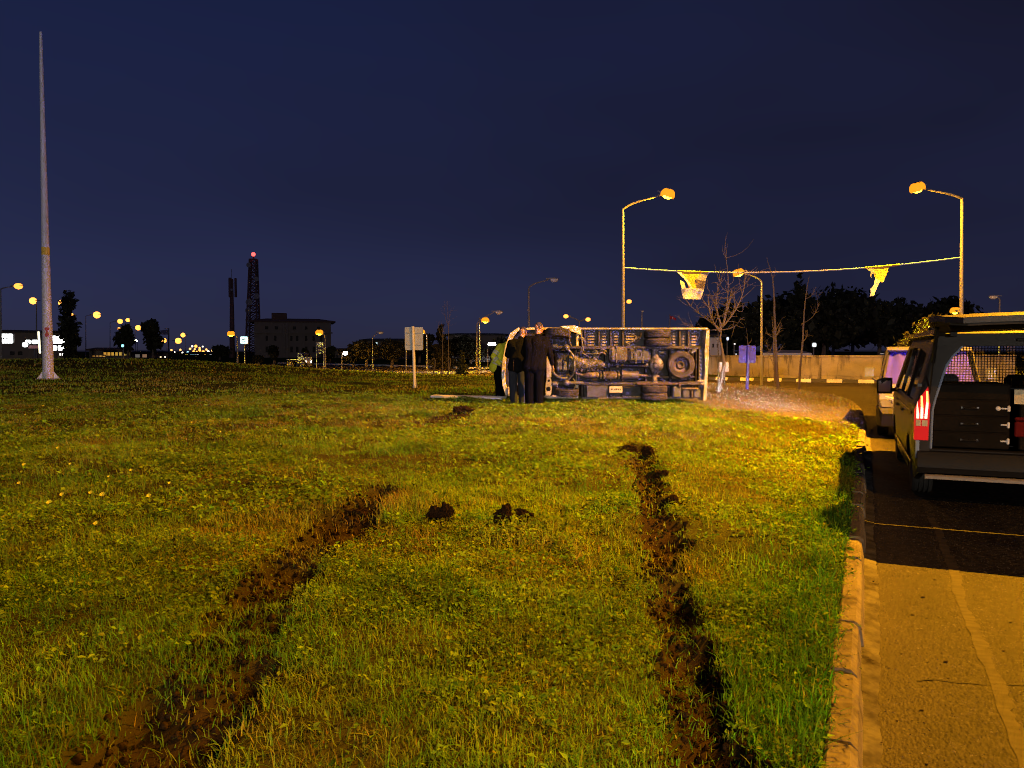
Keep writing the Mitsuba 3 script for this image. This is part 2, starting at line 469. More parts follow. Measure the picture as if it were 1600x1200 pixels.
scene['mat_concrete'] = {'type': 'bumpmap', 'arbitrary': proc(pits, 0.003), 'scale': 1.0, 'bsdf': {'type': 'twosided', 'bsdf': {'type': 'diffuse', 'reflectance': proc(concrete)}}}
mat('kerb_white', (0.62, 0.60, 0.54), 0.8)
mat('kerb_black', (0.045, 0.043, 0.04), 0.8)


def kerb_run(key, line, s0, s1, length, width, top, mats, side=1, jitter=0.004, first_alt=0):
    """Kerb stones along a line; side +1 puts the stone to the left of it."""
    L = shapely.LineString(line)
    n = int((s1 - s0) / length)
    for i in range(n):
        a, b = s0 + i * length + 0.006, s0 + (i + 1) * length - 0.006
        pa, pb = np.array(L.interpolate(a).coords[0]), np.array(L.interpolate(b).coords[0])
        t = unit(pb - pa)
        nrm = np.array([-t[1], t[0]]) * side
        j = rng.normal(0, jitter, 4)
        c = 0.022
        prof = [(-0.022, -0.1), (-0.022, 0.0), (0.0, top - c), (c * 1.2, top), (width - 0.01, top), (width, top - 0.01), (width, -0.1)]
        pts = []
        for e, p, dz in ((0, pa, j[0]), (1, pb, j[1])):
            for (o, z) in prof:
                inset = (0.007 if e == 0 else -0.007) if z > top - c else 0
                q = p + nrm * (o + j[2]) + t * inset
                pts.append([q[0], q[1], z + (dz if z > 0 else 0)])
        MB().hull(pts).put(key + '__stone', mats[(i + first_alt) % len(mats)])


tag(numbered('kerb'), 'low concrete kerb along the near edge of the grass beside the road', 'kerb')
sl = shapely.LineString(KERB)
s_near = sl.project(shapely.Point(*(K0 - KD * 2.0)))
s_far = sl.project(shapely.Point(1.0, 44.2))
kerb_run('kerb', KERB, s_near, s_near + 19, 0.72, 0.115, 0.145, ['concrete'], jitter=0.009)
kerb_run('kerb', KERB, s_near + 19.2, s_far, 1.0, 0.16, 0.14, ['concrete'])
tag('striped_kerb', 'kerb of alternating black and pale stones below the retaining wall', 'kerb')
fl = shapely.LineString(far_edge)
a0, a1 = fl.project(shapely.Point(25.0, 37.6)), fl.project(shapely.Point(7.0, 49.5))
kerb_run('striped_kerb', far_edge, a0, a1, 0.75, 0.2, 0.17, ['kerb_black', 'kerb_white'], side=-1)
tag('verge_kerb', 'pale kerb at the far side of the road behind the signs, left of the truck', 'kerb')
kerb_run('verge_kerb', far_edge, a1 + 0.1, fl.project(shapely.Point(-30, 97)), 1.5, 0.2, 0.17, ['kerb_white'], side=-1)
tag('divider_kerb', 'pale kerb of a divider in the road between the bare saplings and the truck', 'kerb')
kerb_run('divider_kerb', np.array([(-9.5, 54.6), (-4.6, 54.4), (-2.2, 57), (0.2, 62), (1.4, 66)]), 0, 16.5, 1.1, 0.25, 0.17, ['kerb_white'], side=1)

# ------------------------------------------------------------------ street lamps
def street_lamp(base, top, arm_to, label, group, lit=None, weight=None, pole_r=0.09, lens=0.2, arm=True, thick=1.0, pole='galvanised', cat='street lamp', name='street_lamp', two=None, bowl=0.8, tilt=0.0):
    """base and top of the pole, arm_to the lamp's middle; lit: radiance of its lens or None."""
    key = thing(name, label, cat, group)
    base, top, arm_to = (np.asarray(q, float) for q in (base, top, arm_to))
    MB().tube([base - [0, 0, 0.2], base, base + (top - base) * 0.5, top], [pole_r * 1.15, pole_r, pole_r * 0.8, pole_r * 0.55], 8).put(key + '__pole', pole, smooth=50)
    for k, tip in enumerate([arm_to] + ([two] if two is not None else [])):
        tip = np.asarray(tip, float)
        d = tip - top
        flat = unit([d[0], d[1], 0.0]) if np.hypot(d[0], d[1]) > 1e-3 else np.array([1.0, 0, 0])
        side = np.cross([0, 0, 1.0], flat)
        if arm and np.hypot(d[0], d[1]) > 0.15:
            q = top + d * np.array([0.12, 0.12, 0.30])
            MB().tube(bez([top, q, top + d * np.array([0.5, 0.5, 0.68]), tip - flat * lens * 0.8], 8), [pole_r * 0.55] * 4 + [pole_r * 0.42] * 4, 6).put(key + '__arm', pole, smooth=50)
        up = unit(np.array([0, 0, 1.0]) + flat * tilt)
        fl = np.cross(side, up)
        M = frame(tip, fl, side, up)
        hs = lens * 1.15
        MB().hull([(x * hs * 1.35, y * hs * 0.62, z * hs * 0.3) for x, y, z in ((-1, -.55, 0), (-1, .55, 0), (.9, -1, 0), (.9, 1, 0), (1.1, -.5, 0), (1.1, .5, 0), (-1, -.4, .6), (-1, .4, .6), (.5, -.6, 1), (.5, .6, 1), (.9, 0, .7))], M).put(key + '__lamp_head', 'lamp_housing')
        s = trimesh.creation.icosphere(subdivisions=2)
        v = s.vertices * np.array([lens * 1.05, lens * 0.9, lens * bowl])
        keep = (s.vertices[s.faces][:, :, 2].mean(1) < (0.05 if lit is None or lit[0] > 500 else 2.0))
        M2 = frame(tip + fl * lens * 0.45 - up * 0.01, fl, side, up)
        MB().add(v, s.faces[keep], M2).put(key + '__lens', 'lens' if lit is not None else 'unlit_lens', smooth=True, emit=lit if lit is None or lit[0] < 500 else unit(lit) * 45)
        if lit is not None and lit[0] > 500:      # what the lens throws down on the ground, from just below it
            o = tip + fl * lens * 0.45 - up * (lens * bowl + 0.04)
            flux = np.asarray(lit) * math.pi * 1.05 * 0.9 * lens ** 2
            scene['light_of_' + key] = {'type': 'spot', 'to_world': T().look_at(origin=o.tolist(), target=(o - up).tolist(), up=fl.tolist()), 'cutoff_angle': 88.0 if bowl > .6 else 85.0,
                                        'beam_width': 58.0 if bowl > .6 else 30.0, 'intensity': {'type': 'rgb', 'value': [float(c) for c in flux]}, 'sampling_weight': float(weight)}
            k2 = (s.vertices[s.faces][:, :, 2].mean(1) < 0.80) & (s.vertices[s.faces][:, :, 2].mean(1) > -0.35)
            MB().add(s.vertices * np.array([lens * 1.35, lens * 1.3, lens * 1.25]), s.faces[k2], M2).put(key + '__reflector', 'black_plastic', smooth=True, emit=np.array([1.5, .44, .015]) * (1.0 if lit[2] < lit[0] * .3 else 0.5))  # shining band added round the lens for its amber halo
    return key


# the lamp beside the police van, just outside the picture on the right: its pool of light is the near road and grass
street_lamp((12.9, 9.0, 0), (12.9, 9.0, 8.6), (9.6, 10.7, 9.0), 'tall street lamp with a lit sodium head standing beside the police van', None, SODIUM * KEY_LAMP, KEY_W, lens=0.22, bowl=0.4)
street_lamp((9.4, -8.5, 0), (9.4, -8.5, 8.6), (6.4, -7.0, 9.0), 'tall lit street lamp on the road behind the camera', None, SODIUM * KEY_LAMP * .20, KEY_W * .25, lens=0.22, bowl=0.5)
# unseen mast, added as the source of white light from behind the camera
flood = thing('floodlight_mast', 'unseen mast with two white floodlights added behind the camera', 'floodlight')
fb = np.array([-6.0, -60.0, 0.0])
MB().tube([fb, fb + [0, 0, 5.4]], [0.16, 0.1], 8).put(flood + '__pole', 'galvanised', smooth=50)
for dx in (-0.8, 0.8):
    c = fb + [dx, 0, 5.0]
    look = unit(np.array([-2.0, 24, 0.5]) - c)
    sd = unit(np.cross(look, [0, 0, 1]))
    M = frame(c, sd, np.cross(look, sd), look)
    MB().box((-0.35, -0.25, -0.2), (0.35, 0.25, -0.02), 0.03, M).put(flood + '__floodlight', 'lamp_housing')
    MB().add([(-.3, -.2, 0), (.3, -.2, 0), (.3, .2, 0), (-.3, .2, 0)], [(0, 1, 2, 3)], M).put(flood + '__pane', 'lens', emit=LED * 40)
    o = c + look * 0.05
    scene[f'light_of_floodlight_{int(dx > 0)}'] = {'type': 'spot', 'to_world': T().look_at(origin=o.tolist(), target=(o + look).tolist(), up=[0, 0, 1]), 'cutoff_angle': 62.0, 'beam_width': 45.0,
                                                   'intensity': {'type': 'rgb', 'value': [float(q) for q in LED * FLOOD * 0.24]}, 'sampling_weight': FLOOD_W / 2}
MB().box((-1.1, -0.05, 4.7), (1.1, 0.05, 4.8), 0.0, frame(fb, (1, 0, 0), (0, 1, 0), (0, 0, 1))).put(flood + '__crossbar', 'galvanised')

# ------------------------------------------------------------------ grass, weeds, soil
scene['mat_blade'] = {'type': 'principledthin', 'base_color': {'type': 'mesh_attribute', 'name': 'vertex_color'}, 'roughness': 0.45, 'diff_trans': 0.95, 'spec_trans': 0.0, 'sheen': 0.0}
scene['mat_leaf'] = {'type': 'principledthin', 'base_color': {'type': 'mesh_attribute', 'name': 'vertex_color'}, 'roughness': 0.35, 'diff_trans': 0.6, 'spec_trans': 0.0}


def scatter(n, y0, y1, xmin=-60, xmax=14, spread=0.70):
    """n points on the grass between two distances ahead, inside the wedge that could be seen from the road edge."""
    r = np.sqrt(rng.uniform(y0 ** 2, y1 ** 2, n))
    x = rng.uniform(-1, 1, n) * (spread * r + 0.35)
    D = inside(x, r)
    k = (D > 0.10) & (x > xmin) & (x < xmax)
    return x[k], r[k], D[k]


def blade_colour(x, y, D, r):
    dry = smooth01(0.44, 0.66, nz(x, y, 0.55, 41)) * 0.75 + smooth01(0.52, 0.7, nz(x, y, 2.6, 42)) * 0.45
    lush = smooth01(1.4, 0.2, D) * smooth01(12, 7, y) + 0.6 * smooth01(0.60, 0.75, nz(x, y, 1.2, 43))
    side = smooth01(2.6, 1.2, D) * smooth01(6.0, 8.5, y)                        # drier, darker blade colour beside the road
    dry = dry + 0.55 * side
    dry = np.clip(dry - lush, 0, 1) + (rng.random(len(x)) < 0.10) * 0.6
    dry = np.clip(dry, 0, 1)[:, None]
    lush = np.clip(lush, 0, 1)[:, None]
    a, b, c = np.array([0.245, 0.470, 0.036]), np.array([0.330, 0.300, 0.062]), np.array([0.075, 0.230, 0.028])
    col = a * (1 - lush) + c * lush
    col = col * (1 - dry) + b * dry
    col = col * (0.50 + 0.95 * nz(x, y, 1.9, 49))[:, None] * (1 - 0.35 * side)[:, None]
    lit_straw = (smooth01(18.6, 20.2, y + 0.55 * x + 0.8 * (nz(x, y, 1.1, 51) - 0.5)) * smooth01(3.6, 5.2, x))[:, None]   # pale dry grass, also painting the white headlight patch there
    col = col * (1 - lit_straw) + np.array([0.27, 0.255, 0.21]) * lit_straw
    return np.clip(col * (0.55 + 0.9 * r[:, None]) * (1 + 0.16 * rng.normal(size=(len(x), 3))), 0.004, 0.5)


def blades(x, y, D, h, w, lean, segs):
    n = len(x)
    z = height(x, y, D)
    a = rng.uniform(0, 2 * np.pi, n)
    face = np.stack([np.cos(a), np.sin(a), 0 * a], 1)
    la = a + np.pi / 2 + rng.normal(0, 0.5, n)
    dirn = np.stack([np.cos(la), np.sin(la), 0 * la], 1)
    base = np.stack([x, y, z - 0.01], 1)
    L = lean * h
    rows = []
    for k in range(segs):
        t = k / segs
        c = base + dirn * (L * t ** 1.8)[:, None] + np.array([0, 0, 1.0]) * (h * t * (1 - 0.25 * t * np.minimum(lean, 1.6)))[:, None]
        ww = (w * (1 - 0.55 * t))[:, None]
        rows += [c - face * ww / 2, c + face * ww / 2]
    t = 1.0
    rows.append(base + dirn * L[:, None] + np.array([0, 0, 1.0]) * (h * (1 - 0.25 * np.minimum(lean, 1.6)))[:, None])
    m = len(rows)
    v = np.stack(rows, 1).reshape(-1, 3)
    o = (np.arange(n) * m)[:, None]
    f = []
    for k in range(segs - 1):
        q = 2 * k
        f += [o + np.array([[q, q + 1, q + 3]]), o + np.array([[q, q + 3, q + 2]])]
    q = 2 * (segs - 1)
    f.append(o + np.array([[q, q + 1, q + 2]]))
    return v, np.vstack(f), m


def keep_turf(x, y, D, left=0.20):
    s = np.clip(sum(rut(x, y)), 0, 1)
    dens = (0.25 + 0.75 * smooth01(0.34, 0.54, nz(x, y, 1.5, 44))) * (0.6 + 0.4 * smooth01(0.35, 0.55, nz(x, y, 0.45, 48)))
    dens = np.maximum(dens, 0.62 * smooth01(6.5, 4.5, y))
    t = smooth01(0.15, 0.85, s)
    return rng.random(len(x)) < dens * (1 - t) + left * t


V, F, C, at_ = [], [], [], 0


def add_blades(x, y, D, h, w, lean, segs, col):
    global at_
    v, f, m = blades(x, y, D, h, w, lean, segs)
    V.append(v)
    F.append(f + at_)
    C.append(np.repeat(col, m, 0))
    at_ += len(v)


for y0, y1, n, hh, ww, segs in ((1.7, 5.0, 135000, 0.056, 0.0044, 3), (5.0, 10, 170000, 0.058, 0.0065, 2), (10, 20, 210000, 0.062, 0.012, 2), (20, 34, 60000, 0.075, 0.03, 2), (34, 64, 42000, 0.09, 0.07, 1)):
    x, y, D = scatter(n, y0, y1)
    k = keep_turf(x, y, D)
    x, y, D = x[k], y[k], D[k]
    lush = smooth01(1.1, 0.15, D) * smooth01(13, 6, y)
    tuft = smooth01(0.58, 0.72, nz(x, y, 1.2, 43))
    h = hh * (0.45 + 0.95 * rng.random(len(x))) * (1 + 0.5 * lush + 0.2 * tuft) * (0.8 if y0 < 5 else 1.0) * (0.45 + 1.1 * nz(x, y, 0.8, 45))
    w = ww * (0.6 + 0.8 * rng.random(len(x))) * (1 + 0.5 * lush)
    lean = np.abs(rng.normal(0.5, 0.45, len(x)))
    add_blades(x, y, D, h, w, lean, segs, blade_colour(x, y, D, rng.random(len(x))))
# longer blades in tufts, some hanging over the kerb
tx_, ty_, tD = scatter(900, 1.8, 14)
k = (rng.random(len(tx_)) < 0.5) | (tD < 0.8)
tx_, ty_ = tx_[k], ty_[k]
es = rng.uniform(-1, 8, 150)
eq = K0 + es[:, None] * KD - KN * rng.uniform(0.15, 0.32, 150)[:, None]
tx_, ty_ = np.r_[tx_, eq[:, 0]], np.r_[ty_, eq[:, 1]]
x = np.repeat(tx_, 14) + rng.normal(0, 0.035, len(tx_) * 14)
y = np.repeat(ty_, 14) + rng.normal(0, 0.035, len(tx_) * 14)
D = inside(x, y)
k = (D > 0.12) & (np.clip(sum(rut(x, y)), 0, 1) < 0.4)
x, y, D = x[k], y[k], D[k]
add_blades(x, y, D, 0.08 + 0.10 * rng.random(len(x)), 0.004 + 0.003 * rng.random(len(x)), np.abs(rng.normal(0.6, 0.5, len(x))), 3, blade_colour(x, y, D, rng.random(len(x)) * 0.9))
gv, gf, gc = np.vstack(V), np.vstack(F), np.vstack(C)
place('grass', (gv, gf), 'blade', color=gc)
labels['grass'] = {'kind': 'stuff', 'label': 'short rough grass, green and dry, all over the mound'}

# low leafy weeds between the blades
V, F, C, at_ = [], [], [], 0
for y0, y1, n, per, size in ((1.7, 5.5, 8000, 8, 0.010), (5.5, 11, 12000, 7, 0.015), (11, 21, 10000, 5, 0.024)):
    x, y, D = scatter(n, y0, y1)
    k = (np.clip(sum(rut(x, y)), 0, 1) < 0.3) & ~((y + 0.55 * x > 19.2) & (x > 4.2)) & (rng.random(len(x)) < 0.15 + 0.85 * smooth01(0.36, 0.56, nz(x, y, 0.9, 46)))
    x, y, D = x[k], y[k], D[k]
    n = len(x)
    col = np.clip(np.array([0.22, 0.36, 0.026]) * (0.35 + 0.9 * rng.random((n, 1))) * (0.5 + 0.9 * nz(x, y, 1.9, 49))[:, None] * (1 + 0.12 * rng.normal(size=(n, 3))), 0.01, 0.5)
    k_ = np.repeat(rng.uniform(0.5, 1.9, n), per)
    X = np.repeat(x, per) + rng.normal(0, 0.030, n * per) * (1 + y0 / 12) * k_
    Y = np.repeat(y, per) + rng.normal(0, 0.030, n * per) * (1 + y0 / 12) * k_
    D2 = inside(X, Y)
    Z = height(X, Y, np.maximum(D2, 0.1)) + rng.uniform(0.012, 0.062, n * per)
    s = size * rng.uniform(0.5, 1.5, n * per) * np.repeat(rng.uniform(0.6, 1.6, n), per)
    a = rng.uniform(0, 2 * np.pi, n * per)
    nn = np.stack([rng.normal(0, 0.55, n * per), rng.normal(0, 0.55, n * per), np.ones(n * per)], 1)
    nn /= np.linalg.norm(nn, axis=1, keepdims=True)
    u = np.stack([np.cos(a), np.sin(a), 0 * a], 1)
    u -= nn * (u * nn).sum(1, keepdims=True)
    u /= np.linalg.norm(u, axis=1, keepdims=True)
    w = np.cross(nn, u)
    c = np.stack([X, Y, Z], 1)
    S = s[:, None]
    fold = nn * S * 0.25
    v = np.stack([c - u * S, c - u * S * .2 + w * S * .62 + fold, c + u * S, c - u * S * .2 - w * S * .62 + fold], 1).reshape(-1, 3)
    o = (np.arange(n * per) * 4)[:, None]
    V.append(v)
    F.append(np.vstack([o + np.array([[0, 1, 2]]), o + np.array([[0, 2, 3]])]) + at_)
    C.append(np.repeat(np.repeat(col, per, 0), 4, 0))
    at_ += len(v)
place('weeds', (np.vstack(V), np.vstack(F)), 'leaf', color=np.vstack(C))
labels['weeds'] = {'kind': 'stuff', 'label': 'low leafy weeds growing through the grass'}

# crumbled soil in and beside the ruts
for _n, _c in (('soil', (0.027, 0.0185, 0.0115)), ('soil_dark', (0.022, 0.014, 0.009))):
    scene['mat_' + _n] = {'type': 'twosided', 'bsdf': {'type': 'diffuse', 'reflectance': {'type': 'rgb', 'value': list(_c)}}}
lumpy = []
for s_ in range(5):
    g = trimesh.creation.icosphere(subdivisions=1)
    lumpy.append((g.vertices * (0.45 + 1.0 * meshkit.noise(g.vertices * 2.3 + s_ * 9, s_))[:, None] * [1, .8, .7], g.faces))
mb = MB()
for line, n, wd in ((RUT_R, 6500, 0.20), (RUT_L, 8000, 0.28), (RUT_L2, 600, 0.28)):
    q = line[rng.integers(0, len(line), n)] + rng.normal(0, wd, (n, 2)) * 0.8
    q[:, 1] += rng.uniform(-0.07, 0.07, n)
    ok = np.clip(sum(rut(q[:, 0], q[:, 1])), 0, 1) > 0.15
    q = q[ok]
    z = height(q[:, 0], q[:, 1])
    for (px_, py_), pz_ in zip(q, z):
        v, f = lumpy[rng.integers(5)]
        r = 0.003 + 0.020 * rng.random() ** 5
        R = trimesh.transformations.random_rotation_matrix(rng.random(3))
        M = R.copy()
        M[:3, :3] = R[:3, :3] * r
        M[:3, 3] = (px_, py_, pz_ + r * 0.25)
        mb.add(v, f, M)
mb.put('loose_soil', 'soil', smooth=True)
labels['loose_soil'] = {'kind': 'stuff', 'label': 'crumbled brown soil in the wheel ruts'}


CRUMBS = MB()


def clod(px, py, r, label, stretch=(1, 1, 1)):
    s = trimesh.creation.icosphere(subdivisions=3)
    r = r * 1.15
    rg = np.random.default_rng(int(abs(px * 1000)) + 3)
    z = float(height([px], [py])[0])
    mb = MB()
    for j in range(26):
        big = j < 4
        rr = r * (rg.uniform(.45, .75) if big else rg.uniform(.06, .2))
        o = rg.normal(0, .22 if big else .75, 3) * r * np.array(stretch)
        n_ = meshkit.fbm(s.vertices * 1.8 + j * 5 + px * 7, 3, 3)
        v = s.vertices * (0.30 + 1.1 * n_ + 0.5 * (meshkit.noise(s.vertices * 7 + py, 4) - 0.5))[:, None] * rr * np.array(stretch)
        mb.add(v + [px + o[0], py + o[1], z + (r * stretch[2] * .5 + o[2] * .7 if big else rr * .4)], s.faces) if big else CRUMBS.add(lumpy[j % 5][0] * rr + [px + o[0], py + o[1], z + rr * .5], lumpy[j % 5][1])
    tag(mb.put('clod', 'soil_dark'), label, 'clod of earth', 'clods of earth thrown onto the grass')


clod(-0.535, 5.79, 0.115, 'largest dark clod of earth lying on the grass between the two ruts', (0.85, .8, 1.15))
clod(-0.07, 5.68, 0.085, 'small upright clod of earth, left of a pair on the grass between the ruts', (0.8, 0.8, 1.2))
clod(0.08, 5.80, 0.085, 'small flat clod of earth, right of a pair on the grass between the ruts', (1.1, 0.8, 0.8))
clod(1.72, 9.75, 0.105, 'dark clod of earth heaped at the far end of the long rut', (1, 1, 1.25))
clod(1.45, 9.55, 0.085, 'low broad clod of earth beside the heaped one at the end of the long rut', (1.6, 1, 0.7))
clod(1.60, 8.15, 0.065, 'clod of earth pushed out on the right side of the long rut, far half', (1.2, 1, 0.9))
clod(1.44, 6.9, 0.06, 'clod of earth on the right side of the long rut, at its middle', (1.2, 1.2, 0.9))
clod(-0.95, 14.7, 0.15, 'dark clod of earth at the far patch of torn turf', (1.4, 1, 0.8))
clod(-1.2, 6.2, 0.12, 'low clod of earth at the near end of the left rut patch', (1.5, 1, 0.5))

CRUMBS.put('soil_crumbs', 'soil_dark')
labels['soil_crumbs'] = {'kind': 'stuff', 'label': 'crumbs of soil strewn round the clods of earth'}

# small yellow flowers standing in the grass on the left
mat('flower_yellow', (0.80, 0.74, 0.03), 0.6)
mat('flower_stem', (0.07, 0.13, 0.03), 0.6)
sp = [(38, 726, 1.0), (160, 773, 1.2), (390, 690 + 82, 0), (97, 773, .9), (142, 770, .9), (233, 775, 1.0), (77, 785, 1.0), (68, 634, 1.2), (40, 648, .8), (90, 700, .8), (110, 725, .7), (205, 735, .8), (265, 755, .7), (30, 755, .8), (170, 745, .6), (300, 660, .7), (345, 675, .6), (575, 668, .6), (447, 672, .6), (150, 818, .8)]
for (u, v, s) in sp:
    if s == 0:
        continue
    p = at(u, v, 1.0) - EYE
    t = 8.0
    for _ in range(30):                           # where that line of sight meets the ground
        q = EYE + p * t
        t += (q[2] - (float(height([q[0]], [q[1]])[0]) + 0.07)) / max(1e-3, -p[2]) * 0.8
    q = EYE + p * t
    zg = float(height([q[0]], [q[1]])[0])
    kf = tag(numbered('flower'), 'small yellow flower standing in the grass on the left', 'flower', 'yellow flowers in the left of the grass')
    MB().tube([(q[0], q[1], zg), (q[0] + .01, q[1], zg + .05), (q[0], q[1], q[2])], 0.002, 4).put(kf + '__stem', 'flower_stem')
    mb = MB()
    for j in range(9):
        a = j / 9 * 2 * np.pi
        r = 0.017 * s
        c0, c1 = math.cos(a), math.sin(a)
        mb.add([(0, 0, 0), (r * math.cos(a - .3), r * math.sin(a - .3), .006), (r * 1.3 * c0, r * 1.3 * c1, .010), (r * math.cos(a + .3), r * math.sin(a + .3), .006)], [(0, 1, 2, 3)], frame(q, (1, 0, 0), (0, .8, .6), (0, -.6, .8)))
    mb.put(kf + '__bloom', 'flower_yellow')

# bits of litter, twigs and pebbles on the road
mb = MB()
for _ in range(170):
    s_, o_ = rng.uniform(-1.5, 7), abs(rng.normal(0, 0.8)) + 0.05
    q = K0 + KD * s_ + KN * o_
    v, f = lumpy[rng.integers(5)]
    r = 0.002 + 0.006 * rng.random() ** 3
    mb.add(v, f, frame((q[0], q[1], r * 0.5 + (0.012 if o_ < 0.15 else 0)), (r * rng.uniform(1, 1.8), 0, 0), (0, r, 0), (0, 0, r * 0.8)))
mb.put('pebbles', 'soil', smooth=True)
labels['pebbles'] = {'kind': 'stuff', 'label': 'pebbles and crumbs of soil scattered on the road by the kerb'}

# ------------------------------------------------------------------ the overturned truck
def grimy(base, dirt, amount=0.5, k=6.0):
    def fn(p, n, uv):
        a = fbm(p.x * k, p.y * k, p.z * k)
        b = noise(p.x * 40, p.y * 40, p.z * 40)
        return mix(mi.Color3f(*base), mi.Color3f(*dirt), smoothstep(0.5 - amount * 0.5, 0.95 - amount * 0.4, a + 0.25 * (b - 0.5)))
    return proc(fn)


mat('truck_strobe_tint', grimy((0.34, 0.34, 0.45), (0.16, 0.145, 0.15), 0.35), 0.5)  # white paint tinted lilac in place of blue strobe light on it
mat('cab_white', grimy((0.62, 0.58, 0.48), (0.30, 0.26, 0.20), 0.25), 0.5)
mat('alloy', grimy((0.22, 0.22, 0.22), (0.028, 0.032, 0.03), 0.65, 9), 0.5, 0.35)
mat('cast', grimy((0.25, 0.23, 0.20), (0.028, 0.03, 0.025), 0.65, 10), 0.65, 0.1)
mat('chassis', grimy((0.007, 0.007, 0.009), (0.026, 0.022, 0.018), 0.3), 0.6, 0.2)
mat('rail', grimy((0.018, 0.017, 0.018), (0.07, 0.06, 0.05), 0.4), 0.6, 0.2)
mat('floor_steel', grimy((0.04, 0.04, 0.055), (0.025, 0.022, 0.02), 0.4), 0.55, 0.3)
mat('rib', grimy((0.30, 0.29, 0.30), (0.15, 0.12, 0.09), 0.35), 0.55, 0.2)
mat('tank_grey', grimy((0.06, 0.067, 0.09), (0.035, 0.03, 0.026), 0.35), 0.5)
mat('tank_tan', grimy((0.13, 0.125, 0.12), (0.05, 0.043, 0.036), 0.45), 0.55)
mat('exhaust', grimy((0.21, 0.18, 0.15), (0.05, 0.036, 0.026), 0.45, 12), 0.6, 0.3)
mat('muffler', grimy((0.11, 0.105, 0.12), (0.045, 0.034, 0.026), 0.4, 12), 0.55, 0.3)
mat('rust', grimy((0.07, 0.045, 0.03), (0.04, 0.032, 0.028), 0.5, 14), 0.8)
mat('tyre', grimy((0.02, 0.02, 0.02), (0.055, 0.047, 0.035), 0.35, 8), 0.85, 0, two=True)
mat('tool_blue', (0.07, 0.085, 0.15), 0.6)
mat('plate', (0.38, 0.35, 0.28), 0.5)

TY = 18.2


def tx(u):
    return (u - 800) / 1200 * TY


def tz(v):
    return 1.65 - (v - 548) / 1200 * TY


TK = thing('overturned_truck', 'small white truck lying on its side with its dirty underside facing the grass', 'truck')


def tb(key, u0, v0, u1, v1, y0, y1, m, bevel=0.012, under=TK):
    return MB().box((tx(u0), TY + y0, tz(v1)), (tx(u1), TY + y1, tz(v0)), bevel).put(f'{under}__{key}', m)


def tp(u, v, y):
    return np.array([tx(u), TY + y, tz(v)])


def wheel_mesh(R, w, n=36, groove=True):
    """Tyre and rim about the z axis, centred."""
    h = w / 2
    pr = [(R * .60, -h * .85), (R * .80, -h), (R * .93, -h * .96), (R * .985, -h * .72)]
    if groove:
        for a in (-.45, 0, .45):
            pr += [(R, h * (a - .12)), (R * .955, h * (a - .08)), (R * .955, h * (a + .08)), (R, h * (a + .12))]
    pr += [(R * .985, h * .72), (R * .93, h * .96), (R * .80, h), (R * .60, h * .85)]
    t = MB().lathe(pr, n)
    r = MB().lathe([(R * .62, -h * .8), (R * .58, -h * .55), (R * .50, -h * .2), (R * .30, -h * .05), (R * .22, h * .25), (0.001, h * .25)], n)
    r.lathe([(R * .62, h * .8), (R * .58, h * .55), (R * .50, h * .15), (R * .30, -h * .02)], n)
    return t.mesh(), r.mesh()


def add_wheel(key, c, R, w, axis, tm='tyre', rm='steel_dark'):
    z = unit(axis)
    x = unit(np.cross(z, [0.3, 0.9, 0.2]))
    M = frame(c, x, np.cross(z, x), z)
    t, r = wheel_mesh(R, w)
    k = MB().add(*t, M).put(key, tm, smooth=40)
    MB().add(*r, M).put(k + '__rim', rm, smooth=40)
    return k


# cargo bed: corrugated floor seen from below, crossmembers, side boards, tail
fx0, fx1, fz0, fz1 = tx(914), tx(1108), tz(622), tz(515)
MB().box((fx0, TY + .50, fz0), (fx1, TY + .53, fz1)).put(TK + '__bed_floor', 'floor_steel')
ribs = [(918, 934), (941, 953), (960, 972), (979, 1000), (1054, 1063), (1070, 1078), (1084, 1096)]
for (u0, u1) in ribs:
    for k in range(5):
        v = 520.5 + k * 4.6
        a, b, hz = tx(u0 + 1.2), tx(u1), 0.021
        zc = tz(v)
        MB().hull([(a, TY + .50, zc - hz), (b, TY + .50, zc - hz), (a, TY + .50, zc + hz), (b, TY + .50, zc + hz),
                   (a + .03, TY + .45, zc - hz * .7), (b - .05, TY + .45, zc - hz * .7), (a + .03, TY + .45, zc + hz * .5), (b - .05, TY + .45, zc + hz * .5)]).put(TK + '__bed_floor__rib', 'rib')
for (u0, u1) in ribs:
    for k in range(4):
        v = 603.0 + k * 4.6
        if not (945 < u0 < 1050):
            MB().hull([(tx(u0 + 1), TY + .50, tz(v) - .02), (tx(u1), TY + .50, tz(v) - .02), (tx(u0 + 1), TY + .50, tz(v) + .02), (tx(u1), TY + .50, tz(v) + .02), (tx(u0 + 2), TY + .46, tz(v)), (tx(u1 - 2), TY + .46, tz(v))]).put(TK + '__bed_floor__rib', 'rib')
for u in (916, 938.5, 957, 976.5, 1051, 1067, 1081):
    tb('crossmember', u - 1.3, 514, u + 1.3, 622, .36, .499, 'rail', .008)
tb('side_rail', 909, 511.6, 1111, 514.6, .30, .60, 'truck_strobe_tint', .01)
tb('side_board', 912, 512.2, 1110, 513.8, .601, 1.02, 'truck_strobe_tint', .008)
tb('side_board', 912, 622.6, 1108, 624.6, .36, 1.02, 'truck_strobe_tint', .008)
tb('headboard', 911, 514.7, 914, 622.5, .40, 1.25, 'rail', .008)
MB().prism([(tx(1106.5), tz(515)), (tx(1111.5), tz(514.7)), (tx(1110.6), tz(560)), (tx(1107.8), tz(626)), (tx(1102.5), tz(627)), (tx(1105), tz(580)), (tx(1104.2), tz(548))], 0.80,
           frame((0, TY + 1.0, 0), (1, 0, 0), (0, 0, 1), (0, -1, 0))).put(TK + '__tailgate', 'truck_strobe_tint')
tb('tail_panel', 1096, 545, 1104, 606, .34, .40, 'tool_blue', .008)
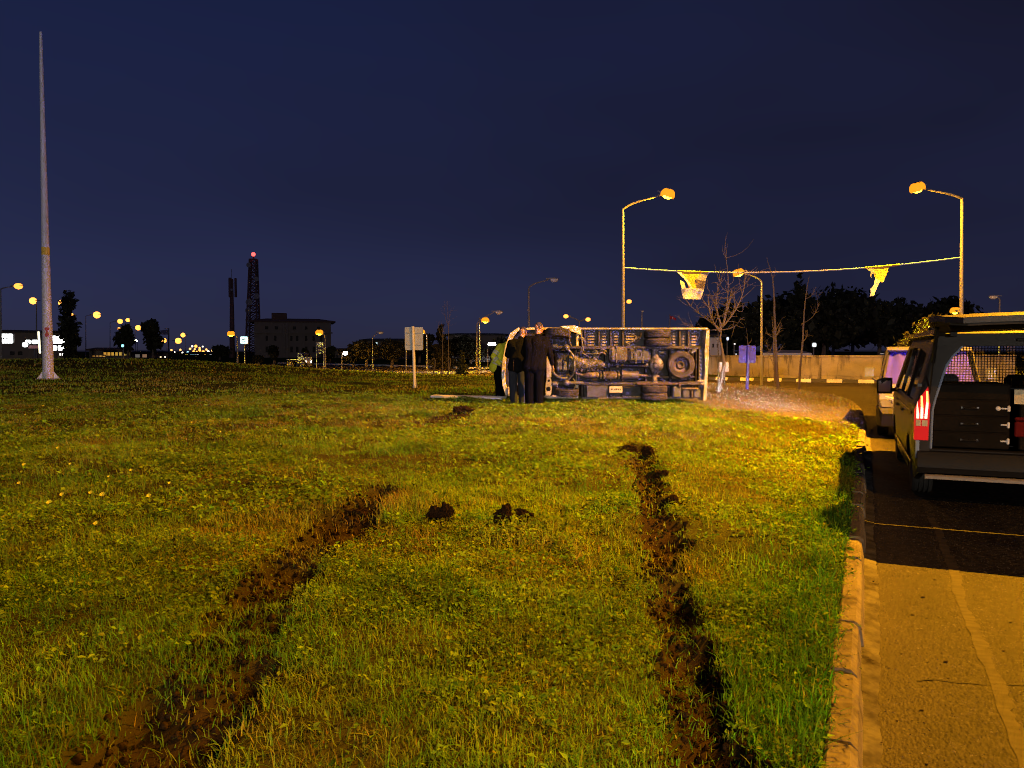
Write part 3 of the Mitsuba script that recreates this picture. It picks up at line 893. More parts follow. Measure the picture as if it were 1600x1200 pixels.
for k in range(9):
    v = 551 + k * 5.6
    MB().hull([tp(1098.3, v, .33), tp(1101.6, v + 1.2, .33), tp(1101.8, v + 4.2, .33), tp(1098.6, v + 2.6, .33), tp(1098.3, v, .345), tp(1101.6, v + 1.2, .345), tp(1101.8, v + 4.2, .345), tp(1098.6, v + 2.6, .345)]).put(TK + '__tail_panel__tread', 'truck_strobe_tint')
for u in (1084.5, 1089.6, 1094.0):
    tb('bumper_bar', u - 1.0, 540, u + 1.0, 618, .12, .30, 'chassis', .01)
tb('bumper_hinge', 1092, 594, 1104, 598, .10, .34, 'truck_strobe_tint', .02)
tb('bumper_hinge', 1096, 598.5, 1103, 603, .06, .34, 'truck_strobe_tint', .03)

# chassis rails with holes and brackets
for (v0, v1) in ((540.5, 546.0), (596.5, 602.0)):
    k = tb('chassis_rail', 862, v0, 1096, v1, .10, .34, 'rail', .012)
    for u in range(872, 1092, 17):
        s = MB().lathe([(0.0, 0), (.022, 0), (.022, .012), (.0, .014)], 8, frame(tp(u + rng.uniform(-3, 3), (v0 + v1) / 2, .10), (1, 0, 0), (0, 0, 1), (0, -1, 0)))
        s.put(k + '__bolt', 'alloy')
for u in (905, 948, 1012, 1050, 1078):
    tb('frame_crossmember', u - 2, 546, u + 2, 596.5, .16, .32, 'chassis', .01)
tb('heat_shield', 906, 546.5, 950, 596, .335, .36, 'chassis', .01)
tb('heat_shield', 1000, 546.5, 1080, 596, .34, .36, 'chassis', .01)

# engine, gearbox, drive shaft, rear axle
eng = tb('engine', 868, 548, 893, 592, .16, .40, 'chassis', .05)
tb('oil_pan', 869.5, 562, 878.0, 579, -.02, .16, 'alloy', .03, eng)
tb('oil_pan', 879.0, 564.5, 886.5, 580, .0, .16, 'alloy', .03, eng)
for u in (873, 877, 882):
    tb('stud', u, 558.5, u + 1.6, 563, .02, .14, 'alloy', .01, eng)
tb('engine_mount', 866, 584, 891, 590, .12, .20, 'rail', .03, eng)
gp = []
for u, r, v in ((889, .19, 566), (897, .19, 567), (906, .155, 568), (918, .135, 569), (930, .13, 569.5), (940, .10, 570), (949, .05, 570.5)):
    gp.append((tp(u, v, .16), r))
mb = MB()
mb.tube([g[0] for g in gp], [g[1] for g in gp], 14)
gb = mb.put(TK + '__gearbox', 'cast', smooth=35)
for u, r in ((893, .205), (901, .185), (910, .16), (922, .15), (934, .135)):
    M = frame(tp(u, 567 + (u - 893) * .07, .16), (0, 0, 1), (0, 1, 0), (1, 0, 0))
    MB().lathe([(r * .8, -.018), (r, -.014), (r, .014), (r * .8, .018)], 14, M).put(gb + '__flange', 'cast', smooth=35)
for j in range(26):
    u, v = rng.uniform(890, 938), rng.uniform(556, 580)
    w, h = rng.uniform(.02, .07), rng.uniform(.015, .05)
    c = tp(u, v, 0.02 + abs(v - 568) * .008 + (u - 890) * .0008)
    MB().box(c - [w, .02, h], c + [w, .06, h], .012).put(gb + '__casting_boss', 'cast' if j % 3 else 'alloy')
mb = MB().tube([tp(949, 570.5, .16), tp(985, 571.5, .18), tp(1021, 572, .14)], .042, 10)
ds = mb.put(TK + '__drive_shaft', 'chassis', smooth=50)
for u in (952, 966, 1013, 1018):
    MB().lathe([(.03, -.03), (.065, -.025), (.065, .025), (.03, .03)], 10, frame(tp(u, 571.4, .16), (0, 0, 1), (0, 1, 0), (1, 0, 0))).put(ds + '__joint', 'alloy', smooth=40)
ax = MB().tube([tp(1024.5, 544, .12), tp(1024.5, 553, .12), tp(1024.8, 558, .12), tp(1026, 566, .10), tp(1026, 574, .10), tp(1025, 581, .12), tp(1024.5, 588, .12), tp(1024.5, 604, .12)],
               [.06, .065, .09, .165, .165, .085, .062, .062], 14).put(TK + '__rear_axle', 'cast', smooth=45)
MB().sphere(tp(1028, 570, -.02), (.13, .09, .15), 2).put(ax + '__differential_cover', 'cast', smooth=True)
for v in (545, 601):
    tb('spring_seat', 1019.5, v - 4, 1030, v + 4, .02, .22, 'alloy', .03, ax)
tb('leaf_spring', 995, 598.2, 1065, 601.6, -.02, .08, 'rust', .01)
tb('leaf_spring', 995, 541.5, 1065, 545.0, -.02, .08, 'rail', .01)
tb('spring_shackle', 1060, 597, 1064, 605, -.04, .12, 'rust', .01)

# tank with straps, exhaust line
tk = tb('fuel_tank', 981, 545, 1017, 567, -.02, .34, 'tank_grey', .07)
for u in (993.5, 1004.5):
    tb('strap', u - .8, 544.2, u + .8, 567.8, -.03, .33, 'alloy', .004, tk)
for u, v in ((988, 556), (998, 553)):
    MB().tube([tp(u + 2.2 * math.cos(a), v + 4 * math.sin(a), -.022) for a in np.linspace(-1.1, 1.1, 7)], .012, 5).put(tk + '__hose_mark', 'black_plastic')
at2 = tb('air_tank', 952, 542, 980, 566, -.06, .30, 'tank_tan', .06)
tb('strap', 961.5, 541, 963.5, 567, -.075, .29, 'cast', .004, at2)
tb('seam', 952.5, 555.6, 979, 556.6, -.064, -.05, 'rail', .003, at2)
ex = MB().tube(bez([tp(893, 577, .20), tp(900, 583, .12), tp(908, 586, .06), tp(916, 586.5, .04), tp(934, 586.5, .04), tp(944, 586.5, .04), tp(968, 586.5, .05), tp(1002, 586.5, .07), tp(1020, 588, .16), tp(1048, 590, .24), tp(1084, 594, .2)], 40), .030, 8).put(TK + '__exhaust_pipe', 'exhaust', smooth=50)
MB().tube([tp(911, 586.5, .04), tp(916, 586.5, .04), tp(921, 586.5, .04), tp(934, 586.5, .04), tp(937, 586.5, .04)], [.03, .055, .075, .075, .045], 12).put(ex + '__catalyst', 'exhaust', smooth=40)
for u in (939, 944, 967):
    MB().lathe([(.03, -.02), (.095, -.016), (.095, .016), (.03, .02)], 12, frame(tp(u, 586.5, .04), (0, 0, 1), (0, 1, 0), (1, 0, 0))).put(ex + '__flange', 'cast', smooth=40)
pr = [(tp(942.5, 586.5, .04), .05), (tp(945, 586.5, .04), .095)]
for k in range(9):
    u = 946 + k * 1.7
    pr += [(tp(u, 586.5, .04), .100), (tp(u + .85, 586.5, .04), .088)]
pr += [(tp(962, 586.5, .04), .095), (tp(966, 586.5, .04), .035)]
MB().tube([q for q, _ in pr], [r for _, r in pr], 14).put(ex + '__silencer', 'exhaust')
MB().tube([tp(970.5, 585.8, .08), tp(972, 585.8, .08), tp(978, 586.2, .08), tp(985, 586.5, .08), tp(998, 586.5, .08), tp(1000, 586.5, .08)], [.03, .11, .105, .092, .105, .04], 16).put(ex + '__silencer', 'muffler', smooth=40)

# front suspension, stabiliser, wiring
MB().tube(bez([tp(884, 543, -.02), tp(889, 548, -.06), tp(895, 556, -.08), tp(897, 568, -.08), tp(896, 582, -.08), tp(891, 590, -.05), tp(885, 598, 0)], 24), .030, 8).put(TK + '__stabiliser_bar', 'alloy', smooth=50)
MB().tube(bez([tp(864, 575, .05), tp(866, 584, .0), tp(872, 589, -.02), tp(884, 591, .0), tp(890, 588, .1)], 20), .035, 8).put(TK + '__coolant_hose', 'tank_grey', smooth=50)
for v in (541, 600):
    tb('control_arm', 862, v - 3.5, 872, v + 3.5, -.02, .16, 'alloy', .03)
    MB().sphere(tp(885, v + (2 if v < 570 else -2), -.03), .075, 2).put(TK + '__ball_joint', 'alloy', smooth=True)
tb('front_crossmember', 866, 541, 908, 545.5, .0, .12, 'rail', .02)
tb('front_crossmember', 884, 596, 912, 600.5, .0, .12, 'tank_tan', .02)
for j, (p0, p1, p2, m) in enumerate((((896, 547), (905, 552), (915, 549), 'chassis'), ((899, 552), (912, 553), (922, 560), 'tank_grey'), ((985, 522), (993, 526), (976, 540), 'cast'), ((1003, 520), (996, 533), (982, 535), 'chassis'),
                                      ((936, 550), (944, 547), (950, 552), 'cast'), ((934, 558), (940, 551), (948, 555), 'exhaust'), ((896, 592), (900, 600), (893, 612), 'galvanised'), ((870, 603), (873, 611), (866, 620), 'galvanised'),
                                      ((960, 604), (1000, 603), (1046, 600), 'chassis'), ((915, 552), (930, 553), (947, 549), 'galvanised'), ((907, 516), (909, 530), (912, 548), 'galvanised'), ((904, 531), (909, 528), (914, 534), 'galvanised'))):
    MB().tube(bez([tp(*p0, .1 + .02 * j % .1), tp(*p1, .04), tp(*p2, .12)], 14), .012 + .006 * (j % 3), 6).put(TK + '__pipe', m, smooth=50)
for j in range(34):
    u, v = rng.uniform(898, 950), rng.choice([rng.uniform(547, 556), rng.uniform(576, 584)])
    w, h = rng.uniform(.015, .06), rng.uniform(.012, .05)
    c = tp(u, v, rng.uniform(.05, .25))
    MB().box(c - [w, .03, h], c + [w, .05, h], .012).put(TK + '__bracket', ['chassis', 'rail', 'tank_grey', 'alloy', 'chassis'][j % 5])
for j in range(16):
    u, v = rng.uniform(1032, 1092), rng.choice([rng.uniform(547, 552), rng.uniform(588, 606)])
    c = tp(u, v, rng.uniform(.08, .25))
    w, h = rng.uniform(.015, .07), rng.uniform(.012, .04)
    MB().box(c - [w, .03, h], c + [w, .05, h], .01).put(TK + '__bracket', ['chassis', 'tool_blue', 'rail', 'tank_grey'][j % 4])
tb('tail_cross_pipe', 1066, 606, 1092, 608.5, -.02, .06, 'exhaust', .02)

# lower side panels and the pale plate
tb('lower_panel', 917, 603, 951, 622, .10, .16, 'tank_grey', .02)
pl = tb('mud_plate', 952, 603.5, 973, 614.2, .02, .045, 'plate', .03)
for (x, w, h) in ((0.03, .05, .03), (.09, .03, .026), (.13, .05, .03), (.19, .035, .022), (.235, .03, .03)):
    MB().box((tx(953.3) + x, TY + .014, tz(609.5)), (tx(953.3) + x + w * .7, TY + .019, tz(609.5) + h)).put(pl + '__print', 'rail')
tb('battery_box', 1052, 604, 1065, 622, .0, .30, 'tool_blue', .03)
tb('tool_box', 1067.5, 609, 1078, 622, .02, .30, 'tank_grey', .02)
tb('tool_box', 1081, 609, 1084, 622, .02, .2, 'exhaust', .02)
tb('tool_box', 1085.5, 609, 1096, 622, .05, .25, 'tool_blue', .02)

# wheels
for (v, w) in ((521.5, .175), (534.5, .175)):
    add_wheel(TK + '__rear_wheel', tp(1028.5, v, .10), .315, w, (0, 0, 1))
for (v, w) in ((607.8, .165), (619.6, .165)):
    add_wheel(TK + '__rear_wheel', tp(1023.5, v, .10), .315, w, (0, 0, 1))
add_wheel(TK + '__front_wheel', tp(872, 520.5, .16), .30, .19, (0.05, .12, 1))
add_wheel(TK + '__front_wheel', tp(886, 613, .18), .30, .19, (0.05, -.1, 1))
t, r = wheel_mesh(.325, .19)
M = frame(tp(1064.5, 570, .05), (1, 0, 0), (0, 0, 1), (0, -1, 0))
sw = MB().add(*t, M).put(TK + '__spare_wheel', 'tyre', smooth=40)
MB().lathe([(.205, .08), (.19, .03), (.17, -.03), (.11, -.05), (.085, -.01), (.06, -.01), (.055, -.05), (.0, -.06)], 28, M).put(sw + '__rim', 'steel_dark', smooth=40)
MB().tube([tp(1064.5, 551, .14), tp(1064.5, 590, .14)], .03, 8).put(sw + '__carrier_bar', 'chassis')

# cab
cab = [(807, 513.5), (798, 523), (791.5, 540), (787.5, 562), (785.6, 585), (787, 602), (792, 617), (800, 624), (906, 624), (906, 513.5), (885, 511), (830, 511)]
cabp = shapely.Polygon([(tx(u), tz(v)) for u, v in cab]).buffer(0.03, join_style=1).buffer(-0.03)
Mc = frame((0, TY + 2.0, 0), (1, 0, 0), (0, 0, 1), (0, -1, 0))
ringp = cabp.difference(cabp.buffer(-0.05))
ck = MB().prism(ringp, 1.62, Mc).put(TK + '__cab_shell', 'cab_white')
MB().prism(cabp.buffer(-0.052), 0.03, frame((0, TY + .62, 0), (1, 0, 0), (0, 0, 1), (0, -1, 0))).put(ck + '__cab_floor', 'chassis')
MB().prism(cabp.buffer(-0.052), 0.03, frame((0, TY + 2.0, 0), (1, 0, 0), (0, 0, 1), (0, -1, 0))).put(ck + '__roof_panel', 'truck_strobe_tint')
fr = shapely.LineString([(tx(u), tz(v)) for u, v in [(812, 513.0), (799, 522), (791.8, 540), (787.8, 562), (785.9, 585), (787.2, 602), (792.5, 618)]])
MB().prism(fr.buffer(.035, cap_style=2), 0.34, frame((0, TY + .42, 0), (1, 0, 0), (0, 0, 1), (0, -1, 0))).put(TK + '__front_bumper', 'cab_white')
tb('bumper_corner', 791, 605, 796.5, 618, .02, .40, 'truck_strobe_tint', .04)
MB().hull([tp(796, 527, .1), tp(809, 512.5, .1), tp(809, 517, .1), tp(798, 533, .1), tp(796, 527, .4), tp(809, 512.5, .4), tp(809, 517, .4), tp(798, 533, .4)]).put(TK + '__bumper_corner', 'cab_white')
MB().hull([tp(876, 509.5, .05), tp(898, 508.6, .05), tp(908, 512, .05), tp(908, 523, .05), tp(896, 518, .05), tp(880, 513, .05), tp(876, 509.5, .7), tp(898, 508.6, .7), tp(908, 512, .7), tp(908, 520, .7)]).put(TK + '__wheel_arch', 'cab_white')
MB().tube(bez([tp(889, 513, .05), tp(890, 522, .02), tp(890, 532, .02), tp(893, 541, .06)], 12), .02, 6).put(TK + '__arch_flange', 'exhaust', smooth=50)
tb('radiator_support', 853.5, 552, 861.5, 590, .0, .10, 'truck_strobe_tint', .012)
br = shapely.Polygon([(tx(u), tz(v)) for u, v in ((854.5, 588), (860.5, 588), (863, 604), (861, 618), (853, 618), (852, 606))])
for c_, r_ in (((857.6, 595), .03), ((857, 608), .055)):
    br = br.difference(shapely.Point(tx(c_[0]), tz(c_[1])).buffer(r_))
MB().prism(br, .06, frame((0, TY + .08, 0), (1, 0, 0), (0, 0, 1), (0, -1, 0))).put(TK + '__radiator_bracket', 'truck_strobe_tint')
tb('step_panel', 803, 600, 822, 603, .2, .5, 'tank_tan', .01)
for u, v in ((812, 609), (806, 612), (818, 607)):
    tb('step_bracket', u - 1.5, v - 7, u + 1.5, v + 8, .25, .45, 'rail', .02)
tb('side_step', 862, 618, 878, 621.5, .0, .25, 'truck_strobe_tint', .02)
tb('under_panel', 822, 520, 852, 612, .45, .55, 'chassis', .02)

# the long pale board lying in the grass left of the cab
b0, b1 = at(677, 608.5, 19.6), at(782, 612, 18.9)
zb = lambda p: float(height([p[0]], [p[1]])[0]) + 0.055
d = unit([b1[0] - b0[0], b1[1] - b0[1], zb(b1) - zb(b0)])
sd = unit(np.cross([0, 0, 1.0], d))
MB().box((0, -.16, -.03), (float(np.linalg.norm((b1 - b0)[:2])) + .1, .16, .035), .012, frame((b0[0], b0[1], zb(b0)), d, sd, np.cross(d, sd))).put('side_board', 'white_board')
tag('side_board', 'long pale board lying flat in the grass left of the truck cab', 'board')

# ------------------------------------------------------------------ the police van with its tailgate up
def glossy(name, col, cc=1.0, rough=0.35):
    scene['mat_' + name] = {'type': 'twosided', 'bsdf': {'type': 'principled', 'base_color': {'type': 'rgb', 'value': list(col)}, 'roughness': rough, 'specular': 0.5, 'clearcoat': cc, 'clearcoat_gloss': 0.93}}


def road_film(p, n, uv):
    a = fbm(p.x * 5, p.y * 5, p.z * 5)
    low = smoothstep(1.1, 0.25, p.z)
    return mix(mi.Color3f(0.008, 0.008, 0.010), mi.Color3f(0.030, 0.026, 0.021), smoothstep(0.35, 0.8, a) * (0.25 + 0.6 * low))


scene['mat_van_paint'] = {'type': 'twosided', 'bsdf': {'type': 'principled', 'base_color': proc(road_film), 'roughness': 0.4, 'specular': 0.35, 'clearcoat': 0.5, 'clearcoat_gloss': 0.93}}
mat('van_trim', (0.030, 0.029, 0.030), 0.6, 0, 0.2)
mat('van_trim_dark', (0.015, 0.014, 0.014), 0.6, 0, 0.2)
mat('drawer_front', grimy((0.010, 0.008, 0.006), (0.017, 0.013, 0.010), 0.5, 3), 0.7, 0, 0.04)
mat('tailgate_glass', (0.006, 0.006, 0.007), 0.08, 0, 0.6)
mat('red_lens', (0.45, 0.012, 0.012), 0.15, 0, 0.6)
mat('red_bag', (0.12, 0.008, 0.008), 0.8, 0, .1)
mat('paper', (0.62, 0.54, 0.36), 0.9)
mat('reflector', (0.20, 0.26, 0.40), 0.3)
mat('seat_cloth', (0.02, 0.02, 0.022), 0.9)
mat('bumper_strip', (0.34, 0.31, 0.27), 0.5)

h_ = math.radians(23.6)
EF, ER, EZ = np.array([math.sin(h_), math.cos(h_), 0]), np.array([math.cos(h_), -math.sin(h_), 0]), np.array([0, 0, 1.0])
PV0 = np.array([4.31, 8.2, 0.0])
PVM = frame(PV0, ER, EF, EZ)                       # local: x to the right across the rear, y forward, z up
PV = thing('police_van', 'black police van parked at the kerb with its tailgate raised and tail light lit', 'van')
W_, L_ = 1.92, 4.75


def lean(x, z):
    """Sides lean in above the belt line."""
    return np.where(z > 1.05, (z - 1.05) * 0.24, 0.0) + np.where(z < 0.55, (0.55 - z) * 0.10, 0)


def pv_mesh(verts, faces, key, m, smooth=False, **kw):
    v = np.asarray(verts, float)
    v = v @ PVM[:3, :3].T + PVM[:3, 3]
    return place(key, (v, faces), m, smooth, **kw)


side_lo = [(0.05, .34), (.0, .60), (0, 1.05), (3.95, 1.05), (4.45, .95), (4.72, .78), (4.75, .45), (4.66, .24), (4.40, .24)]


def arch(cx, r=0.375, n=14):
    return [(cx + r * math.cos(a), .315 + r * math.sin(a)) for a in np.linspace(0.0, math.pi, n)]


lo = shapely.Polygon(side_lo + [(4.4, .24), (.25, .24)])
for cx in (.85, 3.75):
    lo = lo.difference(shapely.Point(cx, .315).buffer(.375)).difference(shapely.box(cx - .375, 0, cx + .375, .315))
hi = shapely.Polygon([(0, 1.05), (.02, 1.5), (.10, 1.80), (.22, 1.885), (3.0, 1.885), (3.35, 1.80), (3.95, 1.05)])
win = [shapely.Polygon([(.42, 1.12), (.46, 1.60), (1.42, 1.66), (1.42, 1.12)]), shapely.Polygon([(1.54, 1.12), (1.54, 1.66), (2.50, 1.67), (2.50, 1.12)]), shapely.Polygon([(2.62, 1.12), (2.62, 1.67), (3.05, 1.66), (3.62, 1.12)])]
win = [w.buffer(.04).buffer(-.02) for w in win]
hi_open = hi
for w in win:
    hi_open = hi_open.difference(w)


def side_panel(poly, th, x_out, sgn, cut=0.12):
    m = trimesh.creation.extrude_polygon(poly, th, engine='earcut')
    m = m.subdivide_to_size(0.35) if len(m.faces) < 4000 else m
    v = m.vertices
    out = np.empty_like(v)
    ly, lz, t = v[:, 0], v[:, 1], v[:, 2]
    nose = np.where(ly > 4.1, (ly - 4.1) ** 2 * 0.45, 0) + np.where(ly < 0.25, (0.25 - ly) ** 2 * 0.9, 0)
    off = lean(0, lz) + nose + t
    out[:, 0] = off if sgn < 0 else W_ - off
    out[:, 1], out[:, 2] = ly, lz
    f = m.faces if sgn > 0 else m.faces[:, ::-1]
    return out, f


for sgn in (-1, 1):
    v, f = side_panel(lo, 0.05, 0, sgn)
    pv_mesh(v, f, PV + '__side_panel', 'van_paint', smooth=30)
    v, f = side_panel(hi_open, 0.05, 0, sgn)
    pv_mesh(v, f, PV + '__window_frame', 'van_paint', smooth=30)
    for w in win:
        v, f = side_panel(w, 0.006, 0, sgn)
        v[:, 0] += 0.02 if sgn < 0 else -0.02
        pv_mesh(v, f, PV + '__side_window', 'tailgate_glass' if w is win[0] else 'glass')
    # crease and door lines standing proud
    for (y0, y1, z) in ((.4, 4.0, .96), (.3, 3.3, .42)):
        xx = -0.006 if sgn < 0 else W_ + 0.006
        MB().box((xx - .008, y0, z - .018), (xx + .008, y1, z + .018), .006, PVM).put(PV + '__side_moulding', 'van_paint')
    xx = -.012 if sgn < 0 else W_ + .012
    for y in (1.75, 2.75):
        MB().box((xx - .015, y, .88), (xx + .012, y + .2, .915), .01, PVM).put(PV + '__door_handle', 'van_trim_dark')

# roof, floor, nose
rv = []
mb = MB()
ys_ = np.r_[np.linspace(.02, .5, 5), np.linspace(.9, 3.0, 6), 3.2, 3.35]
cols_ = np.linspace(0, 1, 11)
pts = []
for y in ys_:
    edge = 0.05 + lean(0, 1.80) if y < 3.1 else 0.05 + lean(0, 1.75)
    top = 1.905 if .2 < y < 3.1 else (1.905 - (.2 - y) * .45 if y <= .2 else 1.905 - (y - 3.1) * .42)
    for c in cols_:
        x = edge * .62 + c * (W_ - edge * 1.24)
        pts.append((x, y, top - 0.085 * abs(2 * c - 1) ** 3.5 + .012 * (1 - (2 * c - 1) ** 2)))
n_ = len(cols_)
fq = [(i * n_ + j, i * n_ + j + 1, (i + 1) * n_ + j + 1, (i + 1) * n_ + j) for i in range(len(ys_) - 1) for j in range(n_ - 1)]
pv_mesh(pts, np.vstack([np.array(fq)[:, [0, 1, 2]], np.array(fq)[:, [0, 2, 3]]]), PV + '__roof', 'van_paint', smooth=True)
MB().box((.08, .05, .36), (W_ - .08, 4.4, .42), .01, PVM).put(PV + '__cargo_floor', 'van_trim_dark')
MB().box((.10, .10, 1.80), (W_ - .10, 3.0, 1.815), .005, PVM).put(PV + '__headlining', 'seat_cloth')
MB().hull([(x, y, z) for x, y, z in [(.10, 3.98, 1.04), (W_ - .10, 3.98, 1.04), (.05, 3.98, .28), (W_ - .05, 3.98, .28), (.14, 4.48, .94), (W_ - .14, 4.48, .94), (.2, 4.72, .76), (W_ - .2, 4.72, .76), (.2, 4.75, .40), (W_ - .2, 4.75, .40), (.15, 4.62, .26), (W_ - .15, 4.62, .26)]], PVM).put(PV + '__bonnet', 'van_paint', smooth=25)
MB().add([(.22, 3.36, 1.77), (W_ - .22, 3.36, 1.77), (W_ - .12, 3.93, 1.07), (.12, 3.93, 1.07)], [(0, 1, 2, 3)], PVM).put(PV + '__windscreen', 'glass')
for x in (.16, W_ - .16):
    MB().tube([(x + (.07 if x < 1 else -.07), 3.34, 1.80), (x - (.05 if x < 1 else -.05), 3.96, 1.04)], .035, 6, PVM).put(PV + '__windscreen_pillar', 'van_paint', smooth=50)
MB().box((.1, 3.5, .95), (W_ - .1, 3.97, 1.06), .04, PVM).put(PV + '__dashboard', 'seat_cloth')

# wheels
for cx in (.85, 3.75):
    for x, s in ((.14, -1), (W_ - .14, 1)):
        c = PVM[:3, :3] @ np.array([x, cx, .315]) + PVM[:3, 3]
        k = add_wheel(PV + '__wheel', c, .315, .215, ER * s, 'rubber', 'galvanised')
    MB().box((.10, cx - .42, .3), (.32, cx + .42, .74), .03, PVM).put(PV + '__wheel_housing', 'black_plastic')
    MB().box((W_ - .32, cx - .42, .3), (W_ - .10, cx + .42, .74), .03, PVM).put(PV + '__wheel_housing', 'black_plastic')

# mirror on the kerb side
mk = MB().hull([(-.26, 3.28, 1.02), (-.06, 3.30, 1.02), (-.27, 3.28, 1.22), (-.06, 3.30, 1.25), (-.24, 3.42, 1.04), (-.07, 3.44, 1.04), (-.24, 3.42, 1.19), (-.07, 3.44, 1.22), (-.17, 3.26, 1.26)], PVM).put(PV + '__wing_mirror', 'black_plastic', smooth=40)
MB().tube([(.02, 3.4, 1.08), (-.08, 3.38, 1.07)], .03, 6, PVM).put(mk + '__stalk', 'black_plastic')
MB().box((-.245, 3.268, 1.05), (-.085, 3.276, 1.21), .003, PVM).put(mk + '__mirror_glass', 'chrome')
MB().hull([(W_ + a, y, z) for a, y, z in ((.26, 3.28, 1.02), (.06, 3.30, 1.02), (.27, 3.28, 1.22), (.06, 3.30, 1.25), (.24, 3.42, 1.04), (.07, 3.44, 1.04), (.24, 3.42, 1.19), (.07, 3.44, 1.22))], PVM).put(PV + '__wing_mirror', 'black_plastic', smooth=40)

# rear opening: D-pillars, sill, bumper
def rear_x(z):
    return lean(0, z) + .056


for sgn in (-1, 1):
    pts = []
    for z in np.linspace(.40, 1.80, 15):
        o = rear_x(z) - .05
        wd = .135 + .02 * (z - .4) + (max(0, z - 1.45) ** 2) * 1.5
        for xx, yy in ((o + .004, .055), (o + .02, .0), (o + .05, -.022), (o + wd, -.02), (o + wd + .012, .03)):
            pts.append((xx if sgn < 0 else W_ - xx, yy, z))
    f = np.array([(i * 5 + j, i * 5 + j + 1, i * 5 + j + 6, i * 5 + j + 5) for i in range(14) for j in range(4)])
    pv_mesh(pts, np.vstack([f[:, [0, 1, 2]], f[:, [0, 2, 3]]]), PV + '__rear_pillar', 'van_trim', smooth=50)
    # seal round the opening; pale blue on the left paints a bluish highlight
    q = []
    for z in np.linspace(.46, 1.70, 12):
        x = rear_x(z) - .05 + .135 + .02 * (z - .4) + (max(0, z - 1.45) ** 2) * 1.5 + .012
        q.append((x if sgn < 0 else W_ - x, .005, z))
    MB().tube(q, .016, 6, PVM).put(PV + '__door_seal', 'reflector' if sgn < 0 else 'rubber', smooth=50)
MB().hull([(.18, -.03, 1.70), (W_ - .18, -.03, 1.70), (.22, -.02, 1.83), (W_ - .22, -.02, 1.83), (.18, .06, 1.70), (W_ - .18, .06, 1.70), (.25, .1, 1.86), (W_ - .25, .1, 1.86)], PVM).put(PV + '__roof_header', 'van_trim')
MB().box((.9, -.045, 1.745), (.99, -.02, 1.775), .008, PVM).put(PV + '__latch', 'black_plastic')
MB().hull([(x, y, z) for x in (.03, W_ - .03) for y, z in ((-.05, .58), (.05, .60), (-.09, .50), (-.10, .42), (.05, .36), (-.07, .36))], PVM).put(PV + '__rear_bumper', 'black_plastic', smooth=25)
MB().hull([(x, y, z) for x in (.10, W_ - .10) for y, z in ((-.105, .345), (-.14, .335), (-.13, .305), (-.06, .30), (-.06, .345))], PVM).put(PV + '__bumper_strip', 'bumper_strip', smooth=25)
MB().box((.10, -.02, .585), (W_ - .10, .12, .61), .008, PVM).put(PV + '__load_sill', 'van_trim_dark')
MB().box((.44, -.065, .535), (1.0, -.05, .555), .006, PVM).put(PV + '__sill_strip', 'chrome')
MB().box((.012, -.028, .50), (.05, .02, .70), .006, PVM).put(PV + '__side_reflector', 'reflector')

# tail lights
for sgn in (-1, 1):
    def tl(pts, key, m, d0, d1, **kw):
        P = []
        for x, z in pts:
            for d in (d0, d1):
                X = x + lean(0, z) - .004
                P.append(((X if sgn < 0 else W_ - X), d, z))
        return MB().hull(P, PVM).put(key, m, **kw)
    k = tl([(0, .70), (.135, .70), (.14, 1.08), (.07, 1.27), (.03, 1.16), (0, 1.02)], PV + '__tail_light', 'red_lens', -.036, .03, emit=np.array([.34, .004, .005]))
    for j, (x0, h1) in enumerate(((.018, 1.08), (.056, 1.14), (.094, 1.19))):
        a = [(x0, .93), (x0 + .026, .93), (x0 + .026, h1 - .10), (x0, h1 - .08)]
        tl(a, k + '__light_bar', 'glow', -.044, -.037, emit=np.array([3.2, 1.15, .75]))
        b = [(x0, h1 - .08), (x0 + .026, h1 - .10), (x0 - .012, h1 + .03), (x0 - .030, h1 + .035)]
        b = [(max(.008, x - .0), z) for x, z in b]
        tl(b, k + '__light_bar', 'glow', -.044, -.037, emit=np.array([3.0, 1.1, .12]) if j else np.array([3.2, 1.0, .6]))
    tl([(.015, .85), (.06, .85), (.06, .915), (.015, .915)], k + '__reverse_light', 'paper', -.042, -.037)
    tl([(.072, .85), (.125, .85), (.125, .915), (.072, .915)], k + '__reverse_light', 'paper', -.042, -.037)
MB().box((0.02, -.031, 1.27 - .0), (.06, .0, 1.30), .0, PVM).put(PV + '__lamp_trim', 'van_paint')

# tailgate, swung up
hy, hz = -.01, 1.845
ta = math.radians(7.0)
TGU, TGN = np.array([0, -math.cos(ta), math.sin(ta)]), np.array([0, -math.sin(ta), -math.cos(ta)])


def tg(x, s, d):
    """Point of the tailgate: x across, s from the hinge outwards, d below its outer skin."""
    return np.array([x, hy, hz]) + TGU * s + TGN * (d - .055 + 0.16 * max(0, s - .55) ** 2 * 2.0) + np.array([0, 0, 0.035 * (1 - ((x - W_ / 2) / (W_ / 2)) ** 2)])


def tg_slab(outline, hole, d0, d1, key, m, smooth=False):
    p = shapely.Polygon(outline).buffer(.05).buffer(-.05)
    if hole is not None:
        p = p.difference(shapely.Polygon(hole).buffer(.05).buffer(-.02))
    mm = trimesh.creation.extrude_polygon(p, d1 - d0, engine='earcut').subdivide_to_size(.16)
    v = np.array([PVM[:3, :3] @ tg(a, b, d0 + c) + PVM[:3, 3] for a, b, c in mm.vertices])
    return place(key, (v, mm.faces), m, smooth)


